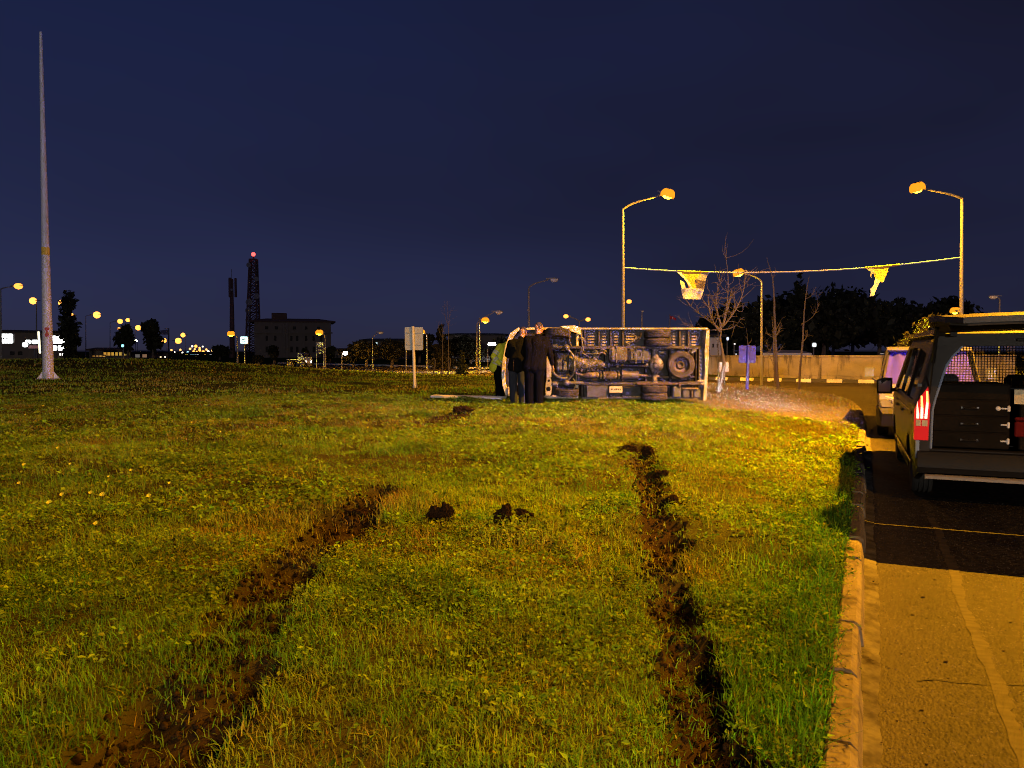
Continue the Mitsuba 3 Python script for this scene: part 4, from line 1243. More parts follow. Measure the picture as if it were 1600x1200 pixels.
out_ = [(.20, 0), (W_ - .20, 0), (W_ - .10, .35), (W_ - .06, .62), (W_ - .16, 1.0), (W_ - .30, 1.1), (.30, 1.1), (.16, 1.0), (.06, .62), (.10, .35)]
hole = [(.34, .20), (W_ - .34, .20), (W_ - .26, .58), (.26, .58)]
tk_ = tg_slab(out_, hole, 0.0, .055, PV + '__tailgate', 'van_paint')
tg_slab([(x * .94 + .058, s * .96 + .02) for x, s in out_], hole, .056, .085, tk_ + '__inner_trim', 'van_trim')
tg_slab([(.30, .16), (W_ - .30, .16), (W_ - .22, .62), (.22, .62)], None, .012, .02, tk_ + '__rear_window', 'tailgate_glass')
tg_slab([(.35, .74), (W_ - .35, .74), (W_ - .45, .98), (.45, .98)], None, .086, .105, tk_ + '__lower_trim', 'van_trim')
for x in (.22, W_ - .22):
    MB().hull([(x + a, b, c) for a, b, c in ((-.05, -.02, 1.80), (.05, -.02, 1.80), (-.03, -.16, 1.88), (.03, -.16, 1.88), (-.05, .02, 1.86), (.05, .02, 1.86))], PVM).put(tk_ + '__hinge', 'van_trim_dark')
for x in (.115, W_ - .115):
    a, b = np.array([x + (.02 if x < 1 else -.02), .02, 1.15]), tg(x + (.03 if x < 1 else -.03), .50, .09)
    m_ = a + (b - a) * .52
    MB().tube([m_, b], .020, 8, PVM).put(tk_ + '__gas_strut', 'black_plastic', smooth=50)
    MB().tube([a, m_], .009, 6, PVM).put(tk_ + '__strut_rod', 'van_trim_dark', smooth=50)
MB().hull([tuple(tg(.30 + a, .09 + b, .086 + c)) for a in (0, .06) for b in (0, .05) for c in (0, .05)], PVM).put(tk_ + '__wiper_motor', 'black_plastic')

# drawer units in the load bay
dk = MB().box((.17, .10, .62), (.885, .9, 1.30), .012, PVM).put(PV + '__drawer_unit', 'drawer_front')
for k, z in enumerate((.625, .795, .965)):
    dd = MB().box((.185, .085, z), (.87, .105, z + .160), .008, PVM).put(dk + '__drawer', 'drawer_front')
    zc = z + .085
    MB().tube([(.44, .055, zc), (.50, .05, zc), (.55, .05, zc), (.60, .055, zc)], .006, 6, PVM).put(dk + '__handle', 'chrome', smooth=50)
    MB().box((.44, .07, zc - .008), (.455, .086, zc + .008), .0, PVM).put(dk + '__handle_foot', 'chrome')
    MB().box((.585, .07, zc - .008), (.6, .086, zc + .008), .0, PVM).put(dk + '__handle_foot', 'chrome')
    MB().box((.80, .07, zc - .008), (.87, .083, zc + .008), .004, PVM).put(dk + '__latch', 'white_paint')
    MB().box((.855, .062, zc - .032), (.882, .083, zc + .032), .008, PVM).put(dk + '__latch', 'white_paint')
    if k == 2:
        MB().sphere((.775, .075, zc), (.024, .012, .024), 2, PVM).put(dk + '__lock', 'white_paint', smooth=True)
MB().box((.185, .085, 1.135), (.87, .105, 1.29), .008, PVM).put(dk + '__top_panel', 'drawer_front')
dk2 = MB().box((.97, .10, .62), (1.68, .9, 1.22), .012, PVM).put(PV + '__drawer_unit', 'drawer_front')
MB().box((.925, .07, .76), (1.06, .095, .92), .02, PVM).put(PV + '__kit_bag', 'red_bag')
MB().box((.925, .07, .93), (1.02, .095, .965), .01, PVM).put(PV + '__kit_bag', 'red_bag')
MB().box((.915, .088, 1.10), (1.05, .094, 1.25), .001, PVM).put(PV + '__paper_notice', 'paper')

# cage partition behind the seats, seats
pk = MB()
for x in np.arange(.24, 1.72, .034):
    pk.box((x - .004, 2.30, 1.0), (x + .004, 2.308, 1.78), 0, PVM)
for z in np.arange(1.0, 1.79, .034):
    pk.box((.2, 2.309, z - .004), (1.74, 2.317, z + .004), 0, PVM)
pk.put(PV + '__cage_partition', 'black_plastic')
for x in (.28, 1.08):
    MB().box((x, 2.5, .45), (x + .56, 2.66, 1.12), .06, PVM).put(PV + '__seat', 'seat_cloth')
    MB().box((x + .14, 2.52, 1.14), (x + .42, 2.64, 1.34), .05, PVM).put(PV + '__headrest', 'seat_cloth')
MB().box((.2, 1.15, .45), (1.7, 1.3, 1.22), .04, PVM).put(PV + '__bench_back', 'seat_cloth')
MB().sphere((.54, 3.32, 1.56), (.016, .01, .016), 1, PVM).put(PV + '__warning_lamp', 'glow', emit=np.array([3.0, .05, .12]))

# headlights and the blue light bar across the front of the roof
for x in (.26, W_ - .26):
    k = MB().sphere((x, 4.62, .74), (.13, .10, .085), 2, PVM).put(PV + '__headlight', 'chrome', smooth=True)
    MB().add([(x - .09, 4.735, .69), (x + .09, 4.735, .69), (x + .09, 4.725, .79), (x - .09, 4.725, .79)], [(0, 3, 2, 1)], PVM).put(k + '__lamp', 'glow', emit=WHITE * 20)
    o = PVM[:3, :3] @ np.array([x, 4.80, .74]) + PVM[:3, 3]
    for j, az in enumerate((-31.0, -27.5, -24.0, -20.5, -17.0) if x < 1 else (-14.0, -11.0, 0.5)):
        a, e = math.radians(az), math.radians(-1.4)
        aim = o + (EF * math.cos(a) + ER * math.sin(a)) * math.cos(e) + EZ * math.sin(e)
        scene[f'headlight_beam_{int(x * 10)}{j}'] = {'type': 'spot', 'to_world': T().look_at(origin=o.tolist(), target=aim.tolist(), up=[0, 0, 1]), 'cutoff_angle': 4.4, 'beam_width': 1.0,
                                              'intensity': {'type': 'rgb', 'value': [float(c) for c in WHITE * HEAD * (0.05 if az > 0 else 1.0)]}, 'sampling_weight': HEAD_W / 8}
lb = MB().box((.35, 2.72, 1.915), (W_ - .35, 2.95, 2.0), .03, PVM).put(PV + '__light_bar', 'black_plastic')
for a, b in (((.345, 2.80), (.43, 2.957)), ((W_ - .43, 2.957), (W_ - .345, 2.80))):      # lamps on the two front corners of the bar
    MB().add([(*a, 1.925), (*b, 1.925), (*b, 1.99), (*a, 1.99)], [(0, 3, 2, 1)], PVM).put(lb + '__blue_lamp', 'glow', emit=np.array([.34, .27, 1.0]) * STROBE, weight=STROBE_W / 2)

# ------------------------------------------------------------------ the pale van facing it
FV = thing('pale_van', 'van facing the camera in front of the police van, windscreen coloured violet and body bluish for strobe light', 'van')
mat('van_strobe_tint', (0.07, 0.07, 0.13), 0.35, clearcoat=0.6)  # pale bodywork coloured dark bluish, standing in for the strobe tint
mat('strobe_cloth', (0.045, 0.035, 0.75), 0.9, 0, 0.1)  # violet colour carries the blue strobe light falling on the cloth
scene['mat_headlamp_glass'] = {'type': 'twosided', 'bsdf': {'type': 'principled', 'base_color': {'type': 'rgb', 'value': [0.85, 0.86, 0.88]}, 'roughness': 0.12, 'metallic': 0.6}}
FV0 = np.array([6.83, 14.4, 0.0])
fa = math.radians(27)
fR, fB = np.array([math.cos(fa), -math.sin(fa), 0]), np.array([math.sin(fa), math.cos(fa), 0])
FM = frame(FV0, fR, fB, EZ)                        # local: x across to the right of the picture, y away from the camera


def fv(key, pts, m, smooth=25, **kw):
    return MB().hull(pts, FM).put(FV + '__' + key, m, smooth=smooth, **kw)


Wf = 1.78
fv('body', [(.02, .5, .30), (Wf - .02, .5, .30), (0, .9, .98), (Wf, .9, .98), (0, 4.2, .98), (Wf, 4.2, .98), (.02, 4.2, .30), (Wf - .02, 4.2, .30), (.05, .35, .85), (Wf - .05, .35, .85)], 'van_strobe_tint')
fv('bonnet', [(.06, .02, .74), (Wf - .06, .02, .74), (.10, -.02, .60), (Wf - .10, -.02, .60), (.04, .5, .62), (Wf - .04, .5, .62), (.03, .88, 1.0), (Wf - .03, .88, 1.0), (.1, .3, .86), (Wf - .1, .3, .86)], 'van_strobe_tint')
fv('bumper', [(.05, .0, .60), (Wf - .05, .0, .60), (.12, -.09, .48), (Wf - .12, -.09, .48), (.10, -.06, .24), (Wf - .10, -.06, .24), (.0, .45, .24), (Wf, .45, .24), (.0, .45, .6), (Wf, .45, .6)], 'black_plastic')
fv('roof', [(.16, 1.42, 1.66), (Wf - .16, 1.42, 1.66), (.14, 1.55, 1.72), (Wf - .14, 1.55, 1.72), (.14, 4.1, 1.74), (Wf - .14, 4.1, 1.74), (.10, 4.2, 1.62), (Wf - .10, 4.2, 1.62), (.13, 1.5, 1.62), (Wf - .13, 1.5, 1.62)], 'van_strobe_tint')
for x0, x1 in ((.03, .15), (Wf - .03, Wf - .15)):
    MB().tube([(x0, .86, 1.0), (x1, 1.44, 1.66)], .022, 6, FM).put(FV + '__windscreen_pillar', 'black_plastic', smooth=50)
    MB().tube([(x0, 1.9, 1.0), (x1 - .02, 1.95, 1.66)], .035, 6, FM).put(FV + '__door_pillar', 'van_strobe_tint', smooth=50)
    MB().add([(x0, .95, 1.0), (x0, 4.1, 1.0), (x1, 4.1, 1.64), (x1, 1.5, 1.64)], [(0, 1, 2, 3)], FM).put(FV + '__side_window', 'tailgate_glass')
MB().add([(.06, .90, 1.0), (Wf - .06, .90, 1.0), (Wf - .17, 1.44, 1.645), (.17, 1.44, 1.645)], [(0, 1, 2, 3)], FM).put(FV + '__windscreen', 'glass')
# pleated sunshade just inside the glass
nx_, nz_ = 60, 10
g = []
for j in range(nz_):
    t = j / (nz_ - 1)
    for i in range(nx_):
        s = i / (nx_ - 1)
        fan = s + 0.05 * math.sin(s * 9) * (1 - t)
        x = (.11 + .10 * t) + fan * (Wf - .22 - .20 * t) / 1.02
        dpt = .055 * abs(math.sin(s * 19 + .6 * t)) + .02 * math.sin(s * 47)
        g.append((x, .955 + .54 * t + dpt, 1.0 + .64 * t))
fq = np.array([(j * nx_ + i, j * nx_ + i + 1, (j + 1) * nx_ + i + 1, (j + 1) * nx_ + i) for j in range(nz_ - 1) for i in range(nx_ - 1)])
MB().add(g, fq, FM).put(FV + '__sunshade', 'strobe_cloth', smooth=True)
for x in (.20, Wf - .20):
    k = fv('headlight', [(x - .14, .05, .58), (x + .14, -.02, .58), (x - .13, .18, .80), (x + .10, .06, .78), (x - .15, .2, .62), (x + .12, .2, .6), (x - .10, .02, .42), (x + .08, -.04, .42), (x, .2, .45)], 'headlamp_glass')
    for j in range(6):
        MB().tube([(x - .12 + j * .04, .045 - j * .012, .46 + .02 * (j % 2)), (x - .12 + j * .04, .06 - j * .012, .74)], .007, 5, FM).put(k + '__facet', 'chrome')
fv('grille', [(.42, -.04, .62), (Wf - .42, -.04, .62), (.46, -.01, .74), (Wf - .46, -.01, .74), (.42, .1, .62), (Wf - .42, .1, .74)], 'black_plastic')
for s, x in ((-1, 0.0), (1, Wf)):
    k = fv('wing_mirror', [(x + s * .07, .98, 1.12), (x + s * .24, .96, 1.12), (x + s * .06, .98, 1.31), (x + s * .23, .96, 1.33), (x + s * .08, 1.10, 1.15), (x + s * .22, 1.10, 1.15), (x + s * .08, 1.10, 1.28), (x + s * .21, 1.10, 1.28)], 'tool_blue', 40)
    MB().tube([(x, 1.02, 1.05), (x + s * .10, 1.02, 1.10)], .022, 6, FM).put(k + '__stalk', 'black_plastic')
for y in (.78, 3.4):
    for x, s in ((.12, -1), (Wf - .12, 1)):
        add_wheel(FV + '__wheel', FM[:3, :3] @ np.array([x, y, .31]) + FM[:3, 3], .31, .2, fR * s, 'rubber', 'galvanised')

# ------------------------------------------------------------------ beyond the island
def gz(x, y):
    D = float(inside(np.array([x]), np.array([y]))[0])
    if D > 0.05:
        return float(height([x], [y])[0])
    return 0.0 if ROAD.contains(shapely.Point(x, y)) else 0.2


def foot(u, d, v=560):
    p = at(u, v, d)
    return np.array([p[0], p[1], gz(p[0], p[1])])


# the two tall lamps with the cable between them
fa_, fb_ = foot(974, 35.6), foot(1503, 34.0)
street_lamp(fa_, at(973, 327, 35.6), at(1040, 303, 34.5), 'tall lit street lamp left of the torn banners, its head reaching right', 'tall street lamps holding up the cable', SODIUM * NEAR_LAMP, NEAR_W, 0.11, 0.24, tilt=.35)
street_lamp(fb_, at(1503, 310, 34.0), at(1436, 293, 32.9), 'tall lit street lamp right of the torn banners, its head reaching left', 'tall street lamps holding up the cable', SODIUM * NEAR_LAMP, NEAR_W, 0.11, 0.24, tilt=.35)
ca, cb = at(973, 418, 35.6), at(1502, 402, 34.0)


def cable_at(t):
    p = ca * (1 - t) + cb * t
    p[2] -= 0.42 * 4 * t * (1 - t)
    return p


MB().tube([cable_at(t) for t in np.linspace(0, 1, 40)], 0.035, 6).put('cable', 'white_board', smooth=50)
tag('cable', 'pale cable strung between the two tall street lamps', 'cable')

# torn banners hanging from it
mat('banner_white', (0.80, 0.79, 0.78), 0.8)
mat('banner_yellow', (0.80, 0.48, 0.06), 0.8)
mat('banner_grey', (0.30, 0.32, 0.31), 0.8)
mat('banner_dark', (0.10, 0.085, 0.085), 0.8)
mat('banner_orange', (0.70, 0.14, 0.02), 0.8)
mat('banner_brown', (0.20, 0.07, 0.03), 0.8)
cu = unit(cb - ca)
cn = np.array([-cu[1], cu[0], 0])


def cloth(key, outline, m, o, s, off=0.0, seed=0, fold=0.05):
    """A scrap of cloth: outline in its own plane (x along the cable, y down), s metres per unit, rippled, with real thickness."""
    p = shapely.Polygon(outline)
    mm = trimesh.creation.extrude_polygon(p, 0.006 / s, engine='earcut').subdivide_to_size(0.09)
    x, y, t = mm.vertices.T * s
    rp = (meshkit.fbm(np.stack([x * 1.9, y * 1.3, 0 * x + seed], -1), 3, seed) - .5) * 4 * fold * np.minimum(1, np.maximum(0, y) * 1.2 + .1)
    v = o + x[:, None] * np.array([cu[0], cu[1], 0]) + (t + rp + off)[:, None] * -np.sign(cn[1]) * cn - y[:, None] * np.array([0, 0, 1.0])
    return place(key, (v, mm.faces), m, smooth=False)


def px(pts, o):                                   # pixels of the photograph -> metres in the plane of the cloth
    k = 35.2 / 1200
    return [((a - o[0]) * k, (b - o[1]) * k) for a, b in pts]


o1 = (1062, 422.8)
t1 = (1062 - 973) / (1502 - 973)
B1 = thing('banner', 'torn white and yellow banner hanging wide open from the cable, left of the other', 'banner', 'torn banners on the cable')
P1 = cable_at(t1)
cloth(B1 + '__white_side', px([(1060, 423), (1066, 423), (1080, 440), (1086, 451), (1084, 452), (1073, 436)], o1), 'banner_white', P1, 1, .02, 1)
cloth(B1 + '__yellow_middle', px([(1066, 423), (1100, 424), (1094, 433), (1089, 437), (1091, 452), (1081, 452), (1076, 440)], o1), 'banner_yellow', P1, 1, .0, 1)
cloth(B1 + '__grey_side', px([(1100, 424), (1111, 425), (1107, 432), (1105, 439), (1090, 436), (1094, 432)], o1), 'banner_grey', P1, 1, .005, 1)
cloth(B1 + '__dark_panel', px([(1090, 436), (1105, 439), (1103, 451), (1090.5, 451)], o1), 'banner_dark', P1, 1, .01, 1)
cloth(B1 + '__brown_figure', px([(1082, 451), (1084, 441), (1087, 441), (1089, 451)], o1), 'banner_brown', P1, 1, -.014, 1)
low = cloth(B1 + '__lower_strip', px([(1066, 437), (1072, 440), (1075, 449), (1102, 451), (1101, 459), (1098, 467), (1072, 466.5), (1069, 457)], o1), 'banner_white', P1, 1, .012, 1)
cloth(low + '__orange_patch', px([(1067.2, 441), (1071.4, 441), (1072.4, 448), (1068.2, 448)], o1), 'banner_orange', P1, 1, -.004, 1)
for j in range(9):
    uu, vv = 1079 + 2.6 * j + rng.uniform(-.5, .5), 426 + (j * 5 % 9)
    cloth(B1 + '__yellow_middle__print', px([(uu, vv), (uu + 3, vv - .4), (uu + 3.4, vv + .7), (uu + .3, vv + 1.1)], o1), 'banner_orange' if j % 2 else 'banner_brown', P1, 1, -.013, 1)
for txt, u, v, hpx in (('ADAN', 1083, 457.2, 4.2), ('DOĞU', 1081.5, 462.8, 4.2)):
    mt = meshkit.text_mesh(txt, hpx * 35.2 / 1200, 0.004)
    k = 35.2 / 1200
    x, y = mt.vertices[:, 0] + (u - o1[0]) * k, (v - o1[1]) * k - mt.vertices[:, 1]
    rp = (meshkit.fbm(np.stack([x * 1.9, y * 1.3, 0 * x + 1], -1), 3, 1) - .5) * .2 * np.minimum(1, np.maximum(0, y) * 1.2 + .1)
    nn = -np.sign(cn[1]) * cn
    vv = P1 + x[:, None] * np.array([cu[0], cu[1], 0]) + (rp + .012 + .008 - mt.vertices[:, 2])[:, None] * nn * -1 * -1 - y[:, None] * np.array([0, 0, 1.0])
    vv = vv - nn * 0.014
    place(low + '__lettering', (vv, mt.faces), 'banner_dark')
MB().tube([cable_at(t1 + a * .0935) for a in np.linspace(0, 1, 8)], 0.05, 6).put(B1 + '__hem', 'banner_yellow', smooth=50)
o2 = (1356, 417)
t2 = (1356 - 973) / (1502 - 973)
P2 = cable_at(t2)
B2 = thing('banner', 'torn banner crumpled into a hanging rag on the cable, right of the other', 'banner', 'torn banners on the cable')
cloth(B2 + '__grey_side', px([(1357, 417), (1369, 417), (1371, 427), (1366, 426), (1366, 433), (1364, 430), (1365, 424)], o2), 'banner_grey', P2, 1, .02, 4, .09)
cloth(B2 + '__yellow_middle', px([(1366, 417), (1393, 414), (1390, 421), (1388, 429), (1382, 440), (1378, 437), (1372, 433)], o2), 'banner_yellow', P2, 1, .0, 4, .09)
cloth(B2 + '__pale_fold', px([(1378, 428), (1388, 428), (1384, 439), (1378, 437)], o2), 'banner_white', P2, 1, -.015, 4, .09)
cloth(B2 + '__tail', px([(1372, 433), (1379, 437), (1374, 449), (1370, 460), (1364.5, 460), (1366, 454), (1364.6, 449), (1369, 445)], o2), 'banner_white', P2, 1, .008, 4, .09)
for j in range(5):
    uu, vv = 1370 + 4 * j, 420 + (j * 3 % 7)
    cloth(B2 + '__print', px([(uu, vv), (uu + 5, vv - 2.4), (uu + 5.2, vv - 1.4), (uu + .4, vv + 1.3)], o2), 'banner_brown', P2, 1, -.014, 4, .09)
MB().tube([cable_at(t2 + a * .10) for a in np.linspace(0, 1, 8)], 0.055, 6).put(B2 + '__hem', 'banner_yellow', smooth=50)

# other lamps of the roads round about
G1 = 'street lamps along the roads beyond the island'
street_lamp(foot(1190, 36.6, 590), at(1190, 441, 36.6), at(1157, 426, 36.6), 'lit street lamp just below the cable, in front of the retaining wall', G1, SODIUM * MID_LAMP * .35, MID_W, .075, .2, tilt=.3)
street_lamp(foot(1499, 45.5), at(1499, 492, 45.5), at(1493, 486, 46.3), 'lit street lamp above the yellow lit bush', G1, SODIUM * MID_LAMP * 3, MID_W, .09, .22)
street_lamp(foot(1562, 50), at(1562, 468, 50), at(1555, 463, 50), 'unlit street lamp right of the lit bush, above the police van roof', G1, None, None, .09, .25)
street_lamp(foot(827, 60), at(826, 450, 60), at(863, 436, 60), 'tall unlit street lamp behind the man in black', G1, None, None, .12, .32)
street_lamp(foot(749.5, 49), at(749, 497, 49), at(757, 501, 48.6), 'lit lamp post left of the overturned truck, nearer of two close poles', G1, SODIUM * MID_LAMP * 1.6, MID_W, .07, .19)
street_lamp(foot(745, 56), at(745, 507, 56), at(777, 487, 56), 'unlit lamp post left of the overturned truck, the farther of two close poles', G1, None, None, .085, .26)
street_lamp(foot(905, 62), at(905, 503, 62), at(886, 494, 62), 'twin armed lit lamp post behind the truck cab', G1, np.array([3, .9, .1]), None, .09, .20, two=at(917, 499, 62))
street_lamp(foot(976, 78), at(976, 476, 78), at(981, 471, 78), 'lit lamp low behind the left cable pole', G1, np.array([3, .9, .1]), None, .1, .26)
street_lamp(foot(1003, 57), at(1003, 487, 57), at(1003, 486, 57), 'slim amber lit pole without an arm above the truck bed', G1, None, None, .075, .1, arm=False)
street_lamp(foot(371, 70), at(371, 527, 70), at(363, 522, 70), 'lit lamp post left of the blue and white sign on the left horizon', G1, SODIUM * MID_LAMP, MID_W * .3, .10, .26)
street_lamp(foot(508, 66), at(508, 525, 66), at(501, 520, 66), 'lit lamp post in front of the right end of the old building', G1, SODIUM * MID_LAMP, MID_W * .3, .09, .25)
street_lamp(foot(534, 66), at(534, 556, 66), at(538, 551.5, 66), 'short post with a pale round lamp right of the price sign', G1, LED * 40, None, .06, .20, bowl=.9)
street_lamp(foot(667.5, 58), at(667, 524, 58), at(661, 519, 58), 'slim amber lit pole with a small lamp, right of the large sign back', G1, SODIUM * MID_LAMP * 3, MID_W, .08, .18)
street_lamp(foot(582, 60), at(582, 528, 60), at(593, 519, 60), 'slim dark pole with an unlit lamp, left of the large sign back', G1, None, None, .06, .2)
street_lamp(foot(762, 70), at(762, 545, 70), at(764, 537.5, 70), 'post with two pale globe lamps left of the yellow jacket', G1, LED * 45, None, .07, .18, arm=False, two=at(770.5, 537.5, 70), bowl=.9)
street_lamp(foot(1, 84), at(1, 452, 84), at(26, 447, 84), 'lit lamp highest on the far left, nearest of the left hand row', G1, np.array([2.8, .80, .08]), None, .13, .42)
row = [(54, 470, 108, .45, 57, 'lit lamp just left of the tall pole'), (98, 473, 118, .42, 103, 'lit lamp just right of the tall pole, in front of the narrow tree'), (113, 491, 150, .26, 118, 'small lit lamp on the right edge of the narrow dark tree'),
       (149, 492, 150, .62, 134, 'bright lit lamp between the narrow tree and the twin dark trees'), (186, 502, 185, .55, 172, 'lit lamp above the left one of the twin dark trees'), (201, 500, 190, .45, 203, 'lit lamp at the very top of the left one of the twin dark trees'),
       (187, 513.5, 240, .4, 189, 'small lit lamp low on the left side of the twin dark trees'), (214, 512, 235, .75, 212, 'lit lamp in the gap between the twin dark trees'), (258, 532, 330, .95, 261, 'lit lamp right below the white banner sign'),
       (276.5, 532.5, 330, 1.2, 274, 'brightest lit lamp right of the white banner sign'), (287.5, 523.5, 330, .9, 290, 'lit lamp standing higher to the right of the white banner sign'), (307, 541, 420, .75, 309, 'lit lamp at the left of the far cluster of lights'),
       (313, 547, 480, .8, 314, 'lit lamp in the middle of the far cluster of lights, upper'), (318.5, 549.5, 480, .8, 319, 'lit lamp right in the far cluster of lights'), (302, 549, 500, .7, 301, 'lit lamp lowest on the left of the far cluster of lights'),
       (308, 549.5, 520, .55, 308.6, 'faint lit lamp second from the left in the far cluster of lights'), (327, 551, 520, .5, 327.5, 'small lit lamp apart on the right of the far cluster of lights'), (335, 552, 520, .7, 335.5, 'last lit lamp on the right of the far cluster, by the dark trees')]
for (u, v, d, s, pu, lab) in row:
    street_lamp(foot(pu, d), at(pu, v + 2, d), at(u, v, d), lab, 'lamps of the road on the left horizon', np.array([3.4, 1.15, .16]), None, .10, s * 1.05, bowl=1.0)
for (u, v, d, s, lab) in ((213.5, 532.5, 160, .24, 'small lit lamp low between the twin dark trees'), (235, 532.3, 160, .32, 'small lit lamp low in front of the right twin tree, upper of two'), (232.5, 536.5, 160, .22, 'small lit lamp low in front of the right twin tree, lower of two')):
    street_lamp(foot(u + 1, d), at(u + 1, v + 1, d), at(u, v, d), lab, 'lamps of the road on the left horizon', np.array([1.0, .72, .30]) * 40, None, .08, s, bowl=.9)

for (u, v, s, c) in ((296, 545, .55, 0), (299.5, 541, .5, 1), (303.5, 545.5, .45, 0), (311, 543.5, .5, 0), (316, 541.5, .4, 1), (321.5, 546, .5, 0), (324.5, 549, .55, 1), (330.5, 547.5, .5, 0), (267, 547, .5, 0), (272.5, 550, .4, 1), (281, 546.5, .5, 0), (284.5, 551, .45, 1), (292.5, 550.5, .5, 2), (315, 552, .5, 2), (306, 552.5, .45, 1), (333, 549.5, .4, 1)):
    street_lamp(foot(u, 440), at(u, v + 1, 440), at(u + .2, v, 440), 'tiny lamp among the crowded far lights on the left horizon', 'tiny far lamps crowded on the left horizon', np.array([(3.0, 1.3, .3), (2.6, 2.3, 1.8), (.8, 2.0, 2.6)][c]), None, .10, s * 1.1, bowl=1.0, arm=False)

# ------------------------------------------------------------------ tall pole on the left
TP = thing('tall_pole', 'tall tapering grey pole with a yellow band standing on the left of the grass', 'pole')
pf = foot(75.5, 27.6, 590)
ptop = at(63.5, 50, 27.9)


def pole_pt(v):
    t = (np.array(v) - 590) / (50 - 590)
    return pf + (ptop - pf) * t


def pole_pain(p, n, uv):
    s = fbm(p.x * 9, p.y * 9, p.z * 1.3)
    return mix(mi.Color3f(.42, .42, .40), mi.Color3f(.62, .62, .60), s)


scene['mat_pole_paint'] = {'type': 'twosided', 'bsdf': {'type': 'principled', 'base_color': proc(pole_pain), 'roughness': .5, 'metallic': .15}}
MB().tube([pole_pt(v) for v in (592, 560, 480, 390, 250, 120, 50)], [.185, .178, .155, .13, .095, .065, .045], 16).put(TP + '__shaft', 'pole_paint', smooth=50)
mat('yellow_band', (.62, .42, .04), .6)
mat('red_scrawl', (.40, .07, .05), .7)
MB().tube([pole_pt(v) for v in (396, 391, 384)], [.136, .135, .133], 16).put(TP + '__band', 'yellow_band', smooth=50)
for v, h, w, m in ((478, .13, .05, 'white_paint'), (516, .11, .03, 'red_scrawl'), (511, .05, .07, 'red_scrawl'), (521, .06, .06, 'red_scrawl')):
    c = pole_pt(v)
    tt = (v - 590) / (50 - 590)
    rr = .182 + (.045 - .182) * tt
    a0 = math.atan2(-c[1], -c[0]) + (.25 if m == 'white_paint' else -.1)
    mb = MB()
    q = []
    for a in np.linspace(a0 - w / rr, a0 + w / rr, 5):
        for z in (-h, h):
            q += [(c[0] + (rr + .006) * math.cos(a), c[1] + (rr + .006) * math.sin(a), c[2] + z)]
    mb.add(q, [(2 * i, 2 * i + 2, 2 * i + 3, 2 * i + 1) for i in range(4)])
    mb.put(TP + ('__sticker' if m == 'white_paint' else '__scrawl'), m, smooth=True)
for a in range(4):
    an = a * math.pi / 2 + .4
    MB().hull([pf + np.array([math.cos(an) * r, math.sin(an) * r, z]) + np.array([-math.sin(an), math.cos(an), 0]) * s for r, z in ((.1, 0), (.36, -.05), (.36, .02), (.12, .36)) for s in (-.02, .02)]).put(TP + '__foot_fin', 'pole_paint')
MB().box(pf + [-.3, -.3, -.2], pf + [.3, .3, .03], .01).put(TP + '__base_plate', 'galvanised')

# ------------------------------------------------------------------ signs seen from behind and others
def sign(label, u0, v0, u1, v1, pu_top, pu, d, m, pole_m, r=.04, round_=.04, back=True, name='road_sign', pole_top=None, lean=0.0):
    k = thing(name, label, 'sign')
    a, b = at(u0, v1, d), at(u1, v0, d)
    w, h = b[0] - a[0], b[2] - a[2]
    p = shapely.box(0, 0, w, h).buffer(-round_).buffer(round_)
    M = frame((a[0], d, a[2]), (1, 0, 0), (0, 0, 1), (0, -1, 0))
    q = MB().prism(p, .025, M).put(k + '__panel', m)
    if back:
        for f in (.25, .75):
            MB().box((.06, h * f - .025, .026), (w - .06, h * f + .025, .06), .005, M).put(k + '__rail', m)
        MB().prism(p.difference(p.buffer(-.02)), .04, M).put(q + '__rim', m)
    base = foot(pu, d)
    top = at(pu_top, v0 - 1 if pole_top is None else pole_top, d)
    MB().tube([base - [0, .1, .15], base - [0, .1, -0.02], top - [0, .1, 0]], r, 10).put(k + '__post', pole_m, smooth=50)
    return k


s1 = sign('large grey back of a road sign on a leaning pale post left of the truck', 633, 511, 661, 547, 645.5, 648.5, 25.0, 'sign_back', 'white_paint', .048)
b = foot(648.5, 25)
MB().hull([b + np.array([x, -.1 + y, z]) for x, y, z in ((-.02, 0, .42), (.10, -.05, -.05), (.10, .05, -.05), (-.08, 0, -.05), (.02, 0, .42))]).put(s1 + '__ground_spike', 'galvanised')
mat('sign_strobe_tint', (.07, .075, .68), .6)  # blue strobe light is put into the colour of this sign back
sign('sign back on a post right of the truck, coloured violet blue for strobe light', 1154, 540, 1180.5, 567, 1168.5, 1166.5, 27.0, 'sign_strobe_tint', 'sign_strobe_tint', .055)
sign('small white sign low on a thin post, right of the truck tail', 1124, 565.5, 1138.5, 581, 1131, 1131.5, 30.0, 'white_board', 'galvanised', .025, back=False)
sign('dark slim post standing behind the large sign back', 633.6, 548, 635.8, 552, 634.8, 634.8, 45.0, 'sign_back', 'galvanised', .045, back=False, round_=.01)

# retaining wall, panel by panel
RW = 'retaining_wall'
tag(RW, 'long low concrete retaining wall lit amber beyond the far road', 'wall')


def wallmat(p, n, uv):
    a = fbm(p.x * 1.2, p.y * 1.2, p.z * 2.0)
    st = smoothstep(.52, .7, fbm(p.x * 6, p.y * 6, p.z * .7))
    f = noise(p.x * 30, p.y * 30, p.z * 30)
    return mix(mi.Color3f(.16, .145, .12), mi.Color3f(.32, .29, .24), a + .3 * (f - .5)) * (1 - .5 * st)


